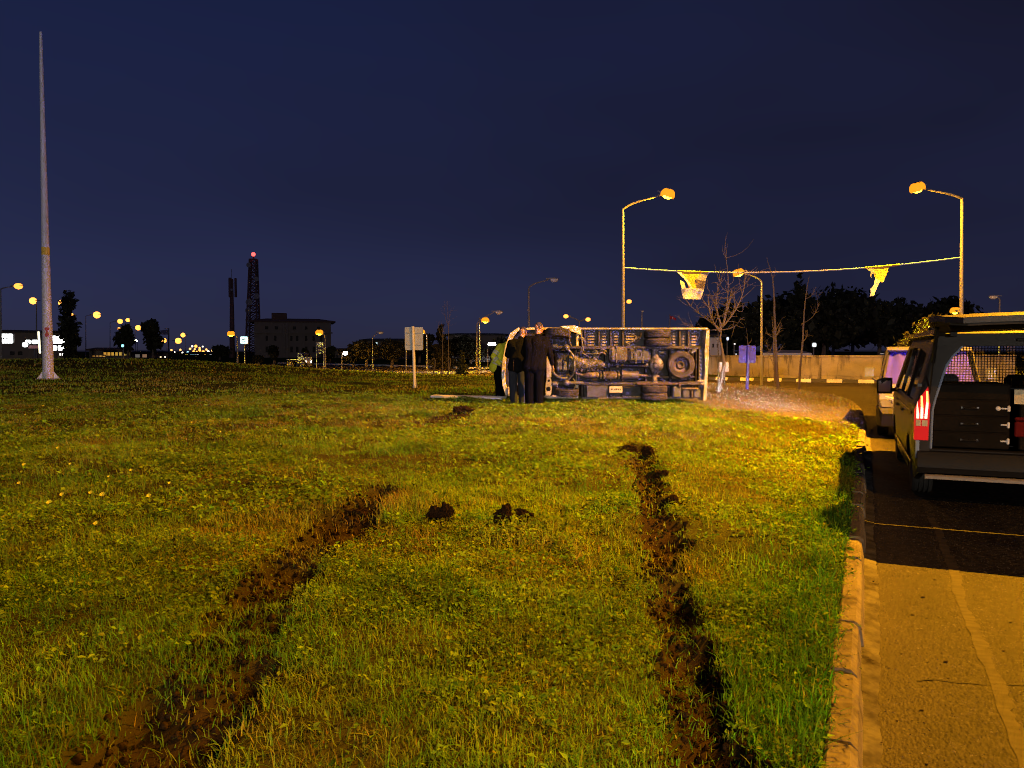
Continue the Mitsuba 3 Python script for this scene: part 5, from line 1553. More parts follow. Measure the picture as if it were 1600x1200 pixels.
scene['mat_wall'] = {'type': 'twosided', 'bsdf': {'type': 'diffuse', 'reflectance': proc(wallmat)}}
wp = shapely.LineString([at(1090, 560, 48.5)[:2], at(1135, 560, 45.5)[:2], at(1240, 560, 42.0)[:2], at(1390, 560, 39.2)[:2], at(1500, 560, 38.0)[:2], at(1640, 560, 37.2)[:2]])
for i in range(int(wp.length / 3.0)):
    a, b = np.array(wp.interpolate(i * 3.0 + .012).coords[0]), np.array(wp.interpolate(i * 3.0 + 2.988).coords[0])
    d = unit(b - a)
    n_ = np.array([-d[1], d[0]])
    f_ = i / 8
    hgt = 1.28 + .12 * min(1, f_) + rng.uniform(-.012, .012)
    l = np.linalg.norm(b - a)
    M = frame((a[0], a[1], 0), (d[0], d[1], 0), (n_[0], n_[1], 0), (0, 0, 1))
    MB().box((0, 0, .30), (l, .22, hgt), .02, M).put(RW + '__panel', 'wall')
    MB().box((0, -.03, -.1), (l, .24, .30), .02, M).put(RW + '__footing', 'wall')
    MB().box((-.01, -.04, hgt), (l + .01, .26, hgt + .09), .015, M).put(RW + '__coping', 'wall')

# ------------------------------------------------------------------ trees
def twig_tree(name, label, base, spine, r0, shoots, group=None, m='young_bark', seed=1, whip=True):
    """A bare young tree: a trunk along spine with forking shoots. shoots: (place along the trunk 0..1, end point, radius)."""
    k = thing(name, label, 'tree', group)
    rg = np.random.default_rng(seed)
    sp = bez([base - np.array([0, 0, .1])] + [np.asarray(q, float) for q in spine], 26)
    n = len(sp)
    rr = r0 * (1 - np.linspace(0, 1, n)) ** .8 * .9 + r0 * .1
    wob = np.cumsum(rg.normal(0, r0 * .16, (n, 3)), 0) * np.linspace(0, 1, n)[:, None]
    sp = sp + wob * [1, 1, .2]
    MB().tube(sp, rr, 8).put(k + '__trunk', m, smooth=50)
    for (t, end, r) in shoots:
        i = int(t * (n - 1))
        o = sp[i]
        end = np.asarray(end, float)
        mid = (o + end) / 2 + rg.normal(0, .06, 3) * np.linalg.norm(end - o) - np.array([0, 0, .12]) * np.linalg.norm(end - o) * (1 if end[2] - o[2] > .2 else 0)
        c = bez([o, mid, end], 12)
        mb = MB().tube(c, np.linspace(r, r * .3, 12), 6)
        L = np.linalg.norm(end - o)
        for _ in range(int(5 + L * 6)):
            j = rg.integers(3, 11)
            dr_ = unit(unit(end - o) + rg.normal(0, .75, 3) + [0, 0, .25])
            l2 = L * rg.uniform(.15, .45)
            e = c[j] + dr_ * l2
            q = bez([c[j], c[j] + dr_ * l2 * .5 + rg.normal(0, .03 * L, 3), e], 5)
            mb.tube(q, np.linspace(r * .38, r * .12, 5), 4)
            if rg.random() < .6:
                e2 = q[3] + unit(dr_ + rg.normal(0, .8, 3)) * l2 * .5
                mb.tube([q[3], (q[3] + e2) / 2 + rg.normal(0, .02, 3), e2], [r * .2, r * .15, r * .08], 4)
        mb.put(k + '__branch', m, smooth=50)
    return k


D1 = 24.0
b = foot(1122, D1)
A = lambda u, v, dd=0.0, d=D1: at(u, v, d) + np.array([0, dd, 0])
twig_tree('bare_tree', 'bare spreading tree with a crooked trunk right of the truck tail', b, [A(1128, 585), A(1130, 560), A(1128, 535), A(1130, 515), A(1131, 506)], .085,
          [(.93, A(1083, 474, .6), .03), (.90, A(1100, 462, -.5), .035), (.95, A(1112, 450, .4), .028), (.97, A(1146, 452, .2), .045), (.97, A(1124, 436, -.3), .028), (.99, A(1166, 428, .1), .026), (.92, A(1075, 503, .8), .022), (.93, A(1148, 498, -.6), .02), (.96, A(1132, 392, .0), .018), (.97, A(1158, 470, .5), .022)], seed=3)
D2 = 29.5
b = foot(1217, D2)
A2 = lambda u, v, dd=0.0, d=D2: at(u, v, d) + np.array([0, dd, 0])
twig_tree('bare_tree', 'tallest thin bare tree right of the violet sign back, leaning left', b, [A2(1213, 570), A2(1211, 530), A2(1209, 490), A2(1206, 450), A2(1202, 425), A2(1196, 402)], .07,
          [(.40, A2(1221, 512, .2), .022), (.42, A2(1204, 520, -.2), .018), (.86, A2(1216, 420, .3), .012), (.3, A2(1225, 540, .1), .012)], 'thin bare trees in front of the retaining wall', seed=4)
D3 = 31.0
b = foot(1249.5, D3)
A3 = lambda u, v, dd=0.0, d=D3: at(u, v, d) + np.array([0, dd, 0])
twig_tree('bare_tree', 'thin bare tree rightmost of those in front of the retaining wall', b, [A3(1251, 570), A3(1255, 530), A3(1258, 495), A3(1263, 455), A3(1268, 430)], .055,
          [(.45, A3(1264, 515, .2), .016), (.62, A3(1272, 460, -.2), .012), (.6, A3(1254, 508, .2), .01), (.8, A3(1277, 447, .2), .01)], 'thin bare trees in front of the retaining wall', seed=5)
D4 = 33.0
b = foot(1211, D4)
A4 = lambda u, v, dd=0.0, d=D4: at(u, v, d) + np.array([0, dd, 0])
twig_tree('bare_tree', 'short bare tree with a forked crown, close behind the tallest thin one', b, [A4(1210, 570), A4(1209, 540), A4(1208, 518), A4(1206, 494)], .045,
          [(.72, A4(1198, 512, .1), .02), (.74, A4(1219, 508, -.1), .02), (.70, A4(1222, 503, .2), .016), (.35, A4(1199, 530, .1), .012)], 'thin bare trees in front of the retaining wall', seed=6)
b = foot(1170, 32)
twig_tree('bare_tree', 'small sapling behind the violet sign back', b, [at(1169, 570, 32), at(1170, 540, 32), at(1168, 512, 32)], .03, [(.75, at(1175, 530, 32), .01), (.8, at(1163, 524, 32), .008)], 'thin bare trees in front of the retaining wall', seed=7)
b = foot(1122, 33)
twig_tree('bare_tree', 'faint thin sapling close behind the bare spreading tree', b, [at(1122.5, 570, 33), at(1122, 545, 33), at(1121, 505, 33)], .035, [(.7, at(1127, 530, 33), .01), (.75, at(1117, 525, 33), .01)], 'thin bare trees in front of the retaining wall', seed=8)
for i, (u, d, top) in enumerate(((675, 40, 563), (690.5, 42, 500), (697.5, 38, 562), (700, 44, 470))):
    b = foot(u, d)
    twig_tree('bare_tree', ['bare sapling leftmost of four between the sign back and the truck', 'second from the left of four bare saplings, taller, between sign back and truck', 'third from the left of four bare saplings, short, between sign back and truck', 'rightmost and tallest of four bare saplings between sign back and truck'][i], b,
              [at(u + .5, (560 + top) / 2, d), at(u - 1, top, d)], .035, [(.6, at(u + 5, top + 12, d), .01), (.7, at(u - 5, top + 6, d), .01)], 'bare saplings between the sign back and the truck', seed=20 + i)

scene['mat_foliage'] = {'type': 'twosided', 'bsdf': {'type': 'diffuse', 'reflectance': {'type': 'mesh_attribute', 'name': 'vertex_color'}}}


def leaf_cloud(clusters, n, size, col, rg, droop=.0):
    """Leaf-clump faces spread through the volume of several ellipsoids."""
    c = np.array([q[0] for q in clusters], float)
    r = np.array([q[1] for q in clusters], float)
    vol = r.prod(1)
    i = rg.choice(len(c), n, p=vol / vol.sum())
    d = rg.normal(size=(n, 3))
    d /= np.linalg.norm(d, axis=1, keepdims=True)
    p = c[i] + d * r[i] * (rg.random((n, 1)) ** .42) * (1 + .18 * rg.normal(size=(n, 1)))
    u = rg.normal(size=(n, 3))
    u /= np.linalg.norm(u, axis=1, keepdims=True)
    w = np.cross(u, rg.normal(size=(n, 3)))
    w /= np.linalg.norm(w, axis=1, keepdims=True)
    s = size * rg.uniform(.5, 1.5, (n, 1))
    v = np.stack([p - u * s, p + w * s * .55, p + u * s, p - w * s * .55], 1).reshape(-1, 3)
    o = (np.arange(n) * 4)[:, None]
    f = np.vstack([o + [[0, 1, 2]], o + [[0, 2, 3]]])
    cc = np.clip(np.asarray(col) * (.5 + rg.random((n, 1))) * (.6 + .8 * meshkit.noise(p * 1.1, 3)[:, None]), .004, .5)
    return v, f, np.repeat(cc, 4, 0)


def crown_tree(label, u, d, v_top, w, shape, col, seed, group, n=1500, name='tree', leaf=None, trunk=.18, base=None):
    k = thing(name, label, 'tree', group)
    rg = np.random.default_rng(seed)
    b = foot(u, d) if base is None else np.asarray(base, float)
    top = at(u, v_top, d)[2]
    h = top - b[2]
    cl = []
    if shape == 'round':
        for _ in range(11):
            a, rr = rg.uniform(0, 2 * np.pi), rg.uniform(0, .62)
            cl.append((b + [math.cos(a) * w * rr, math.sin(a) * w * rr, h * rg.uniform(.42, .84)], np.array([w * .42, w * .42, h * .17]) * rg.uniform(.7, 1.25)))
        cl.append((b + [0, 0, h * .6], (w * .55, w * .55, h * .3)))
    elif shape == 'narrow':
        for t in np.linspace(.12, .93, 9):
            cl.append((b + [rg.normal(0, w * .18), rg.normal(0, w * .18), h * t], np.array([w * (.75 if t < .7 else .5), w * .75, h * .09]) * rg.uniform(.8, 1.2)))
    else:                                           # conifer
        for t in np.linspace(.08, .97, 12):
            r = w * (1.02 - t) + .1
            for _ in range(3):
                a = rg.uniform(0, 2 * np.pi)
                cl.append((b + [math.cos(a) * r * .45, math.sin(a) * r * .45, h * t], (r * .6, r * .6, h * .05)))
    size = leaf or max(.10, w * .11)
    v, f, c = leaf_cloud(cl, n, size, col, rg)
    place(k + '__crown', (v, f), 'foliage', color=c)
    MB().tube(bez([b - [0, 0, .2], b + [.02 * h, 0, h * .3], b + [-.01 * h, .01 * h, h * .75]], 7), np.linspace(trunk, trunk * .35, 7), 7).put(k + '__trunk', 'bark', smooth=50)
    return k


DK = (.030, .034, .022)
GW = 'dark trees behind the retaining wall'
for j, (u, d, vt, w, sh, lab) in enumerate(((1112, 84, 497, 3.4, 'round', 'dark tree behind the tail of the overturned truck'), (1160, 80, 478, 4.0, 'round', 'dark round tree behind the violet sign back'), (1200, 74, 470, 4.2, 'round', 'dark round tree behind the tallest thin bare tree'),
                                            (1246, 82, 428, 3.2, 'conifer', 'tallest dark tree, pointed, between the two torn banners'), (1236, 90, 462, 4.6, 'round', 'broad dark tree below the pointed tallest one'), (1285, 78, 468, 4.6, 'round', 'broad dark tree left below the crumpled banner'),
                                            (1330, 88, 462, 4.8, 'round', 'dark tree straight below the crumpled banner'), (1372, 80, 472, 4.2, 'round', 'dark tree behind the pale van, left one'), (1412, 92, 468, 4.6, 'round', 'dark tree behind the pale van, right one'),
                                            (1300, 112, 446, 5.5, 'round', 'tall dark tree far behind, left of the crumpled banner'), (1455, 95, 470, 5.0, 'round', 'dark tree behind the yellow lit bush'))):
    crown_tree(lab, u, d, vt, w, sh, DK, 50 + j, GW, 2600, leaf=.42, trunk=.25)
crown_tree('bushy yellow leaved shrub lit by the lamp behind the pale van', 1462, 49, 491, 2.1, 'round', (.30, .26, .04), 81, None, 3600, 'lit_bush', .13, .08)
crown_tree('low bushy shrub left of the yellow lit one, lower and darker', 1436, 50, 512, 1.5, 'round', (.22, .20, .04), 82, None, 2200, 'lit_bush', .12, .06)
GL = 'dark trees on the left horizon'
crown_tree('tall narrow dark tree right of the tall pole', 108, 84, 455, 1.15, 'narrow', (.028, .034, .022), 90, GL, 1700, leaf=.26)
crown_tree('left one of the twin dark trees on the left horizon', 199, 100, 507, 1.5, 'round', DK, 91, GL, 1500, leaf=.3)
crown_tree('right one of the twin dark trees on the left horizon', 238, 100, 499, 1.35, 'round', DK, 92, GL, 1500, leaf=.3)
crown_tree('dark tree left of the lamp with the blue sign on the left horizon', 343, 120, 541, 1.8, 'round', DK, 93, GL, 900, leaf=.35)
for j, (u, vt, w, lab) in enumerate(((428, 540, .9, 'dark round tree in front of the left half of the old building'), (477, 543, .55, 'small dark tree in front of the middle of the old building'), (515, 541, 1.0, 'dark round tree at the right corner of the old building'), (404, 556, .8, 'low dark bush at the left corner of the old building'))):
    crown_tree(lab, u, 92, vt, w, 'round', DK, 94 + j, GL, 900, leaf=.24)
GM = 'dark trees beyond the road, left of the truck'
for j, (u, d, vt, w, sh, lab) in enumerate(((572, 75, 530, 1.9, 'round', 'dark round tree behind the slim dark pole, left of the sign back'), (612, 75, 531, 2.0, 'round', 'dark round tree immediately left of the sign back'), (690, 72, 508, 1.3, 'conifer', 'dark conifer between the sign back and the truck'),
                                            (552, 80, 541, 1.6, 'round', 'low dark tree right of the pale round lamp'), (655, 88, 520, 2.4, 'round', 'dark tree behind the large sign back'), (735, 82, 534, 2.2, 'round', 'dark tree behind the two close lamp poles'), (788, 84, 530, 2.0, 'round', 'dark tree behind the yellow jacket'),
                                            (712, 95, 524, 2.2, 'round', 'dark tree right of the dark conifer'), (815, 96, 523, 2.4, 'round', 'dark tree behind the truck cab'))):
    crown_tree(lab, u, d, vt, w, sh, (.034, .034, .022), 110 + j, GM, 1500, leaf=.28)
crown_tree('small round conifer on the verge right of the bare saplings', 722, 47, 548, .34, 'conifer', (.045, .05, .028), 130, None, 1100, 'conifer', .07, .05)

# ------------------------------------------------------------------ buildings and masts on the left horizon
def facade(name, label, u0, u1, v0, v1, d, rows, wall, depth=10, roof=True, lit=(), cat='building', arch=False, roof_m='roof_tile', ang=0.0):
    k = thing(name, label, cat)
    a, b = at(u0, v1, d), at(u1, v0, d)
    z0 = min(a[2], .2)
    ang = -math.atan(((u0 + u1) / 2 - 800) / 1200)           # it faces the island
    ca_, sa_, t1 = math.cos(ang), math.sin(ang), b[0] / b[1]
    W0, W = b[0] - a[0], (t1 * a[1] - a[0]) / (ca_ - t1 * sa_)
    Hh = b[2] - a[2]
    M = frame((a[0], d, 0), (ca_, sa_, 0), (-sa_, ca_, 0), (0, 0, 1))
    wins = []
    for (vr, hpx, us, wpx) in rows:
        zc, hh, ww = at(0, vr, d)[2], hpx * d / 1200, wpx * d / 1200
        for u in us:
            wins.append(((u - u0) * d / 1200 * W / W0, zc, ww * W / W0, hh))
    face = shapely.box(0, z0 - .5, W, b[2])
    for (x, z, ww, hh) in wins:
        face = face.difference(shapely.box(x - ww / 2, z - hh / 2, x + ww / 2, z + hh / 2))
    Mf = M @ frame((0, 0.3, 0), (1, 0, 0), (0, 0, 1), (0, -1, 0))
    wk = MB().prism(face, .3, Mf)
    wk.box((0, .305, z0 - .5), (.3, depth, b[2]), 0, M)
    wk.box((W - .3, .305, z0 - .5), (W, depth, b[2]), 0, M)
    wk.box((0.3, depth - .3, z0 - .5), (W - .3, depth, b[2]), 0, M)
    wk.put(k + '__wall', wall)
    for i, (x, z, ww, hh) in enumerate(wins):
        wi = MB().prism(shapely.box(x - ww / 2 - .1, z - hh / 2 - .1, x + ww / 2 + .1, z + hh / 2 + .1).difference(shapely.box(x - ww / 2, z - hh / 2, x + ww / 2, z + hh / 2)), .06, M @ frame((0, -.002, 0), (1, 0, 0), (0, 0, 1), (0, -1, 0))).put(k + '__window', wall)
        p = MB().add([(x - ww / 2, .22, z - hh / 2), (x + ww / 2, .22, z - hh / 2), (x + ww / 2, .22, z + hh / 2), (x - ww / 2, .22, z + hh / 2)], [(0, 1, 2, 3)], M)
        if i in lit:
            p.put(wi + '__pane', 'glow', emit=np.array(lit[i]))
        else:
            p.put(wi + '__pane', 'dark_recess')
    if roof:
        e = .9 if roof is True else .5
        MB().hull([(-e, -e, b[2]), (W + e, -e, b[2]), (-e, depth + e, b[2]), (W + e, depth + e, b[2]), (-e, -e, b[2] + .25), (W + e, -e, b[2] + .25), (-e, depth + e, b[2] + .25), (W + e, depth + e, b[2] + .25), (W * .15, depth * .45, b[2] + e), (W * .85, depth * .45, b[2] + e)], M).put(k + '__roof', roof_m)
    return k, M, W, b[2]


ob, M, W, zt = facade('old_building', 'old three storey building with a heavy roof, dark on the left horizon', 398, 517, 503, 570, 150,
                      [(528.5, 8, (417, 430, 443, 455, 464, 478, 490, 502), 3.6), (546, 9, (417, 430, 455, 464, 478, 490, 502), 4.0), (512, 5, (417, 432, 460, 478, 498), 5.0)], 'dark_building')
for x in (W * .36, W * .40, W * .62):
    MB().box((x, -.25, 0), (x + .5, 0, zt - .1), .02, M).put(ob + '__pilaster', 'dark_building')
MB().box((W * .22, 2, zt + .2), (W * .42, 6, zt + 1.9), .05, M).put(ob + '__roof_storey', 'roof_tile')
MB().box((-.3, -.35, zt - 2.2), (W + .3, -.001, zt - 1.9), .02, M).put(ob + '__string_course', 'dark_building')
wb = at(519, 545, 150)
facade('side_wing', 'low dark wing right of the old building', 519, 546, 548, 570, 148, [(557, 4, (527, 536), 3)], 'dark_building', 8, roof=.5)
ap, M, W, zt = facade('apartment_block', 'flat roofed pale block with lit balconies behind the bare saplings', 700, 790, 524, 572, 130, [(531, 3.0, (712, 726, 748), 8.0), (537.5, 3.0, (710, 724), 7.0)], 'dark_building', 12, roof=.5, lit={0: (.16, .155, .15), 1: (.14, .14, .13), 3: (.11, .11, .1), 4: (.15, .14, .13)}, roof_m='dark_recess')
facade('low_hall', 'low dark hall with pale lit windows behind the round trees, left of the sign back', 566, 640, 533, 572, 125, [(537, 4.5, (586,), 7.5), (538, 3, (602,), 5), (541.5, 3.2, (611, 617.5), 3.2), (544.5, 3, (579.5, 584, 592), 2.4)], 'dark_building', 10, roof=.5,
       lit={0: (.55, .8, .85), 1: (.30, .30, .32), 2: (2.4, 1.8, 1.1), 3: (1.8, 1.5, 1.2), 4: (2.2, 1.8, 1.2), 5: (1.0, .8, .5), 6: (.9, .6, .3)}, roof_m='dark_recess')
facade('roadside_shop', 'low dark shop with small blue white lit windows left of the truck', 736, 800, 556, 576, 96, [(567.2, 2.4, (741, 750, 757, 762, 768), 2.6), (566.6, 4.2, (775.5,), 5.5)], 'dark_building', 8, roof=.5, lit={0: (1, 1, .9), 1: (.9, 1, 1), 2: (1.2, 1.3, 1.3), 3: (1.4, 1.6, 1.6), 4: (.8, .9, .9), 5: (.9, 1.5, 1.8)}, roof_m='dark_recess')
facade('grey_house', 'pale house wall behind the bare spreading tree', 1108, 1127, 527, 572, 70, [(540, 6, (1114, 1121), 3)], 'sign_back', 8, roof=.5, roof_m='dark_recess')
facade('long_shed', 'long low shed roof just above the retaining wall', 1198, 1258, 556, 575, 66, [(562, 3, (1210, 1230), 5)], 'dark_building', 6, roof=.5, roof_m='sign_back')
facade('left_store', 'dark shop building behind the lit signs on the far left', -30, 112, 519, 566, 105, [(552, 6, (18, 30), 7), (554, 3.5, (93.5, 98, 103.5), 3.0)], 'dark_building', 14, roof=.5, lit={2: (2, 1.9, 1.7), 3: (2.4, 2.3, 2.2), 4: (2.2, 2.1, 2)}, roof_m='dark_recess')
fc, M, W, zt = facade('orange_hall', 'low hall with glowing panes painting an orange lit front between the tall pole and the twin trees', 140, 204, 548, 566, 118, [(553, 5.2, tuple(range(164, 204, 6)), 4.2), (556.5, 2.4, tuple(range(147, 163, 5)), 4.4)], 'dark_building', 8, roof=.5,
                     lit={**{i: (.55 - .03 * i, .26, .03) for i in range(7)}, 7: (.20, .085, .01), 8: (.26, .12, .015), 9: (.4, .19, .02), 10: (.5, .24, .03)}, roof_m='roof_tile')  # panes glow to stand in for orange light on the front wall
facade('distant_shops', 'row of distant shops with many small coloured lights on the left horizon', 288, 346, 552, 566, 300,
       [(554.5, 2.4, (271.5 + 20, 299, 304, 309), 4.0), (557, 3.4, (296.5, 303.5, 312.5), 3.2), (555.5, 4.5, (306.2, 320.5, 329), 2.4), (559, 2.8, (311.5, 316.5, 322.2, 326, 336.5), 2.8)], 'dark_building', 12, roof=.5,
       lit={0: (1.6, 1.2, .1), 1: (.5, 1.2, 1.4), 2: (.4, 1.0, 1.3), 3: (1.6, 1.7, 1.8), 4: (.25, .7, 2.2), 5: (1.6, 1.2, .6), 6: (2, 1.9, 1.7), 7: (1.5, 1.6, 1.7), 8: (1.8, .8, .1), 9: (1.6, 1.6, 1.6), 10: (2.2, 1.4, .6), 11: (1.5, 1.5, 1.5), 12: (.5, .6, 2), 13: (1.8, 1.7, 1.5), 14: (2, 2, 2)}, roof_m='dark_recess')
facade('corner_shop', 'small shop with two faintly lit windows below the twin dark trees', 206, 262, 552, 566, 140, [(556, 5, (215, 226), 7), (558, 2.6, (251, 258), 2.4)], 'dark_building', 8, roof=.5, lit={0: (.10, .09, .08), 1: (.20, .11, .06), 2: (1.1, .9, .5), 3: (1.4, 1.3, 1.1)}, roof_m='dark_recess')


def light_box(label, u0, v0, u1, v1, d, col, name='illuminated_sign', post=None, marks=(), round_=.18, lean=0.0, face_m='glow'):
    k = thing(name, label, 'sign')
    a, b = at(u0, v1, d), at(u1, v0, d)
    w, h = b[0] - a[0], b[2] - a[2]
    p = shapely.box(0, 0, w, h).buffer(-min(round_, h * .45, w * .45)).buffer(min(round_, h * .45, w * .45))
    M = frame((a[0], d, a[2]), (1, 0, 0), (lean, 0, 1), (0, -1, 0))
    q = MB().prism(p, .2, M).put(k + '__case', 'lamp_housing')
    MB().prism(p.buffer(-.05), .03, M @ frame((0, 0, .201), (1, 0, 0), (0, 1, 0), (0, 0, 1))).put(k + '__face', face_m, emit=col)
    for (x0, y0, x1, y1, m) in marks:
        MB().box((x0 * w, y0 * h, .232), (x1 * w, y1 * h, .26), 0, M).put(k + '__print', m)
    if post is not None:
        b_ = foot(post, d)
        MB().tube([b_ - [0, 0, .2], np.array([b_[0], d + .02, a[2] + .02])], .07, 8).put(k + '__post', 'galvanised', smooth=50)
    return k


WH = np.array([3.2, 3.3, 3.2])
light_box('white lit sign box with small print at the left edge of the horizon', -4, 521, 22.5, 537, 88, WH, post=2, marks=[(.24 + .085 * i, .40, .24 + .085 * i + [.05, .03, .06, .02, .05, .035, .045, .03][i], .56, 'dark_recess') for i in range(8)])
light_box('round white lit sign left of the tall pole', 36, 534, 46, 543, 92, WH, round_=.5)
light_box('upper left one of two small white lit boxes left of the tall pole', 41, 530.5, 50, 538, 93, WH, marks=[(.3, .2, .36, .45, 'dark_recess'), (.55, .2, .6, .4, 'dark_recess')])
light_box('right one of two small white lit boxes left of the tall pole', 51, 530.5, 61.5, 538, 93, WH)
light_box('dark red dim sign board below the small white boxes', 45, 539, 62, 545, 92.5, np.array([.10, .02, .02]), post=54)
light_box('tall slanting cream lit column sign touching the tall pole', 62, 517, 65.5, 553, 90, np.array([1.8, 1.6, 1.0]), post=64, lean=-.04)
light_box('large white lit sign board right of the tall pole', 79, 524, 106, 537.5, 90, WH, post=92)
light_box('left one of two white lit boxes under the large board', 80, 539, 90.5, 548.5, 90, WH, marks=[(.7, .3, .76, .5, 'dark_recess')])
light_box('right one of two white lit boxes under the large board', 91.7, 539, 102.5, 548.5, 90, WH * .85, marks=[(.1, .3, .2, .45, 'dark_recess')])
light_box('small red traffic light right of the lit boxes', 108.5, 543.8, 112.6, 549, 88, np.array([2.2, .03, .05]), name='traffic_light', post=110.5, round_=.3)
light_box('blue white lit square sign with dark marks on a post, left of the old building', 376, 525, 389, 538, 72, np.array([.75, 1.5, 1.55]), post=382.4, marks=[(.28, .52, .72, .60, 'tool_blue'), (.3, .26, .70, .33, 'tool_blue'), (.34, .68, .66, .73, 'tool_blue')])
light_box('small cyan traffic light in front of the left twin tree', 190.5, 537.5, 195.5, 543, 90, np.array([.6, 2.2, 2.4]), name='traffic_light', post=193, round_=.3)
light_box('pale lit panel with dark lines low on the hill, right of the thin bare trees', 1267, 535, 1275, 543, 76, np.array([.9, 1.1, 1.1]), post=1271)
light_box('largest oval white lamp on the dark slope right of the bare spreading tree', 1133.5, 526, 1138.5, 532.5, 74, np.array([.9, 1.1, 1.6]), name='slope_lamp', post=1136, round_=.3)
light_box('small white lamp below the oval one on the dark slope', 1145, 536, 1149, 539, 74, np.array([1.8, 1.7, 1.6]), name='slope_lamp', post=1147)
light_box('smallest white lamp on the dark slope, just left of the violet sign back', 1147.5, 552, 1151, 554.5, 72, np.array([1.4, 1.5, 1.6]), name='slope_lamp', post=1149)
light_box('flat white lamp on the slope behind the pale van', 1373, 551.5, 1382, 553.5, 76, np.array([.7, .75, .7]), name='slope_lamp', post=1377)
for j, (u, v, s) in enumerate(((1257, 553, 1.5), (1262, 557, 1.2), (1268, 555.5, 1.3))):
    light_box(['leftmost of three tiny lights above the retaining wall', 'middle one of three tiny lights above the retaining wall', 'rightmost of three tiny lights above the retaining wall'][j], u - s, v - s, u + s, v + s, 68, np.array([.5, .55, .7]), name='slope_lamp', post=u)

# price sign of a filling station
ps = thing('price_sign', 'filling station price sign with a white top and blue boards by a lit lamp post', 'sign')
a, b = at(496, 553, 69), at(505, 535, 69)
for i, (f0, f1, m) in enumerate(((.76, 1, 'white_paint'), (.50, .73, 'tool_blue'), (.25, .47, 'tool_blue'), (0, .22, 'tool_blue'))):
    h = b[2] - a[2]
    q = MB().box((a[0], 68.9, a[2] + h * f0), (b[0], 69.1, a[2] + h * f1), .02).put(ps + '__board', m)
    MB().box((a[0] + .08, 68.88, a[2] + h * (f0 + .08)), (a[0] + .30, 68.897, a[2] + h * (f0 + .15)), 0).put(q + '__print', 'sign_back')
for u in (494.6, 505.6):
    q = foot(u, 69.2)
    MB().tube([q - [0, 0, .2], np.array([q[0], 69.2, b[2]])], .05, 8).put(ps + '__post', 'sign_back', smooth=50)

# masts
mat('mast_red', (.10, .05, .045), .7)
lt = thing('lattice_tower', 'dark lattice radio tower with a red light on top, left of the old building', 'tower')
b0, t0 = at(395.5, 566, 160), at(396, 405, 160)
b0[2] = 0
LG = []
for sx, sy in ((-1, -1), (1, -1), (1, 1), (-1, 1)):
    LG.append((b0 + [sx * 1.25, sy * 1.25, 0], t0 + [sx * .62, sy * .62, 0]))
    MB().tube(LG[-1], .16, 6).put(lt + '__leg', 'mast_red')
mb = MB()
nlev = 15
for i in range(nlev):
    p = [a + (b_ - a) * i / nlev for a, b_ in LG]
    q = [a + (b_ - a) * (i + 1) / nlev for a, b_ in LG]
    for j in range(4):
        mb.tube([p[j], q[(j + 1) % 4]], .09, 4)
        mb.tube([q[j], p[(j + 1) % 4]], .09, 4)
        mb.tube([q[j], q[(j + 1) % 4]], .09, 4)
mb.put(lt + '__bracing', 'mast_red')
for (du, v, s) in ((-7, 414, .5), (5, 436, .5), (5.5, 463, .6), (-6.5, 472, .7), (-8, 485, .6), (-9, 500, .4)):
    c = at(395.5 + du, v, 159)
    MB().lathe([(0.02, -.25), (s * .8, -.2), (s, 0), (s * .8, .05), (0.02, 0)], 12, frame(c, (1, 0, 0), (0, 0, 1), (0, -1, 0))).put(lt + '__dish', 'galvanised', smooth=40)
MB().tube([t0, t0 + [0, 0, .8]], .12, 6).put(lt + '__top_post', 'mast_red')
MB().sphere(t0 + [0, 0, 1.0], .42, 2).put(lt + '__beacon', 'glow', smooth=True, emit=np.array([3.0, .25, .2]))
sm = thing('slim_mast', 'slim dark mast with an aerial cluster, left of the lattice tower', 'mast')
b0, t0 = at(363, 566, 150), at(362, 436, 150)
b0[2] = 0
MB().tube([b0, (b0 + t0) / 2, t0], [.55, .42, .30], 10).put(sm + '__shaft', 'mast_red', smooth=50)
for j in range(3):
    a = j * 2.094 + .4
    MB().box(t0 + [math.cos(a) * .7 - .2, math.sin(a) * .7 - .2, -3.5], t0 + [math.cos(a) * .7 + .2, math.sin(a) * .7 + .2, .2], .05).put(sm + '__aerial', 'mast_red')
MB().tube([t0, t0 + [0, 0, 1.9]], .06, 6).put(sm + '__spike', 'galvanised')
MB().sphere(t0 + [.3, -.9, -2.2], .3, 2).put(sm + '__dish', 'galvanised', smooth=True)

# advertising flag high up beside the twin trees, and the small red flag
mat('flag_pale', (.45, .45, .46), .8)
mat('flag_red', (.55, .05, .07), .8)
fl_ = thing('pale_flag', 'pale ragged flag on a pole right of the twin dark trees', 'flag')
p0 = foot(263.5, 150)
MB().tube([p0, at(263.5, 513, 150)], .12, 6).put(fl_ + '__pole', 'galvanised')
MB().tube([at(257, 513, 150), at(263.5, 513, 150)], .06, 6).put(fl_ + '__arm', 'galvanised')
v0 = []
for (u, v) in ((262.5, 515), (255, 515.5), (248, 517), (252, 518.5), (246.5, 519.5), (250, 520.5), (248, 522), (255, 523), (262.5, 523)):
    p = at(u, v, 150)
    v0.append((p[0], p[2]))
MB().prism(v0, .03, frame((0, 150, 0), (1, 0, 0), (0, 0, 1), (0, -1, 0))).put(fl_ + '__cloth', 'flag_pale')
fl_ = thing('red_flag', 'small red flag with a white mark on a thin pole behind the truck bed', 'flag')
p0 = foot(1046.5, 62)
MB().tube([p0, at(1046.5, 491, 62)], .035, 6).put(fl_ + '__pole', 'galvanised')
v0, nu = [], 7
for i in range(nu):
    for v in (0, 1):
        p = at(1046.8 + i * 1.55, 492.5 + i * .7 + v * (5.2 - i * .25) + .5 * math.sin(i * 1.3), 62)
        v0.append(p + [0, .18 * math.sin(i * 1.7), 0])
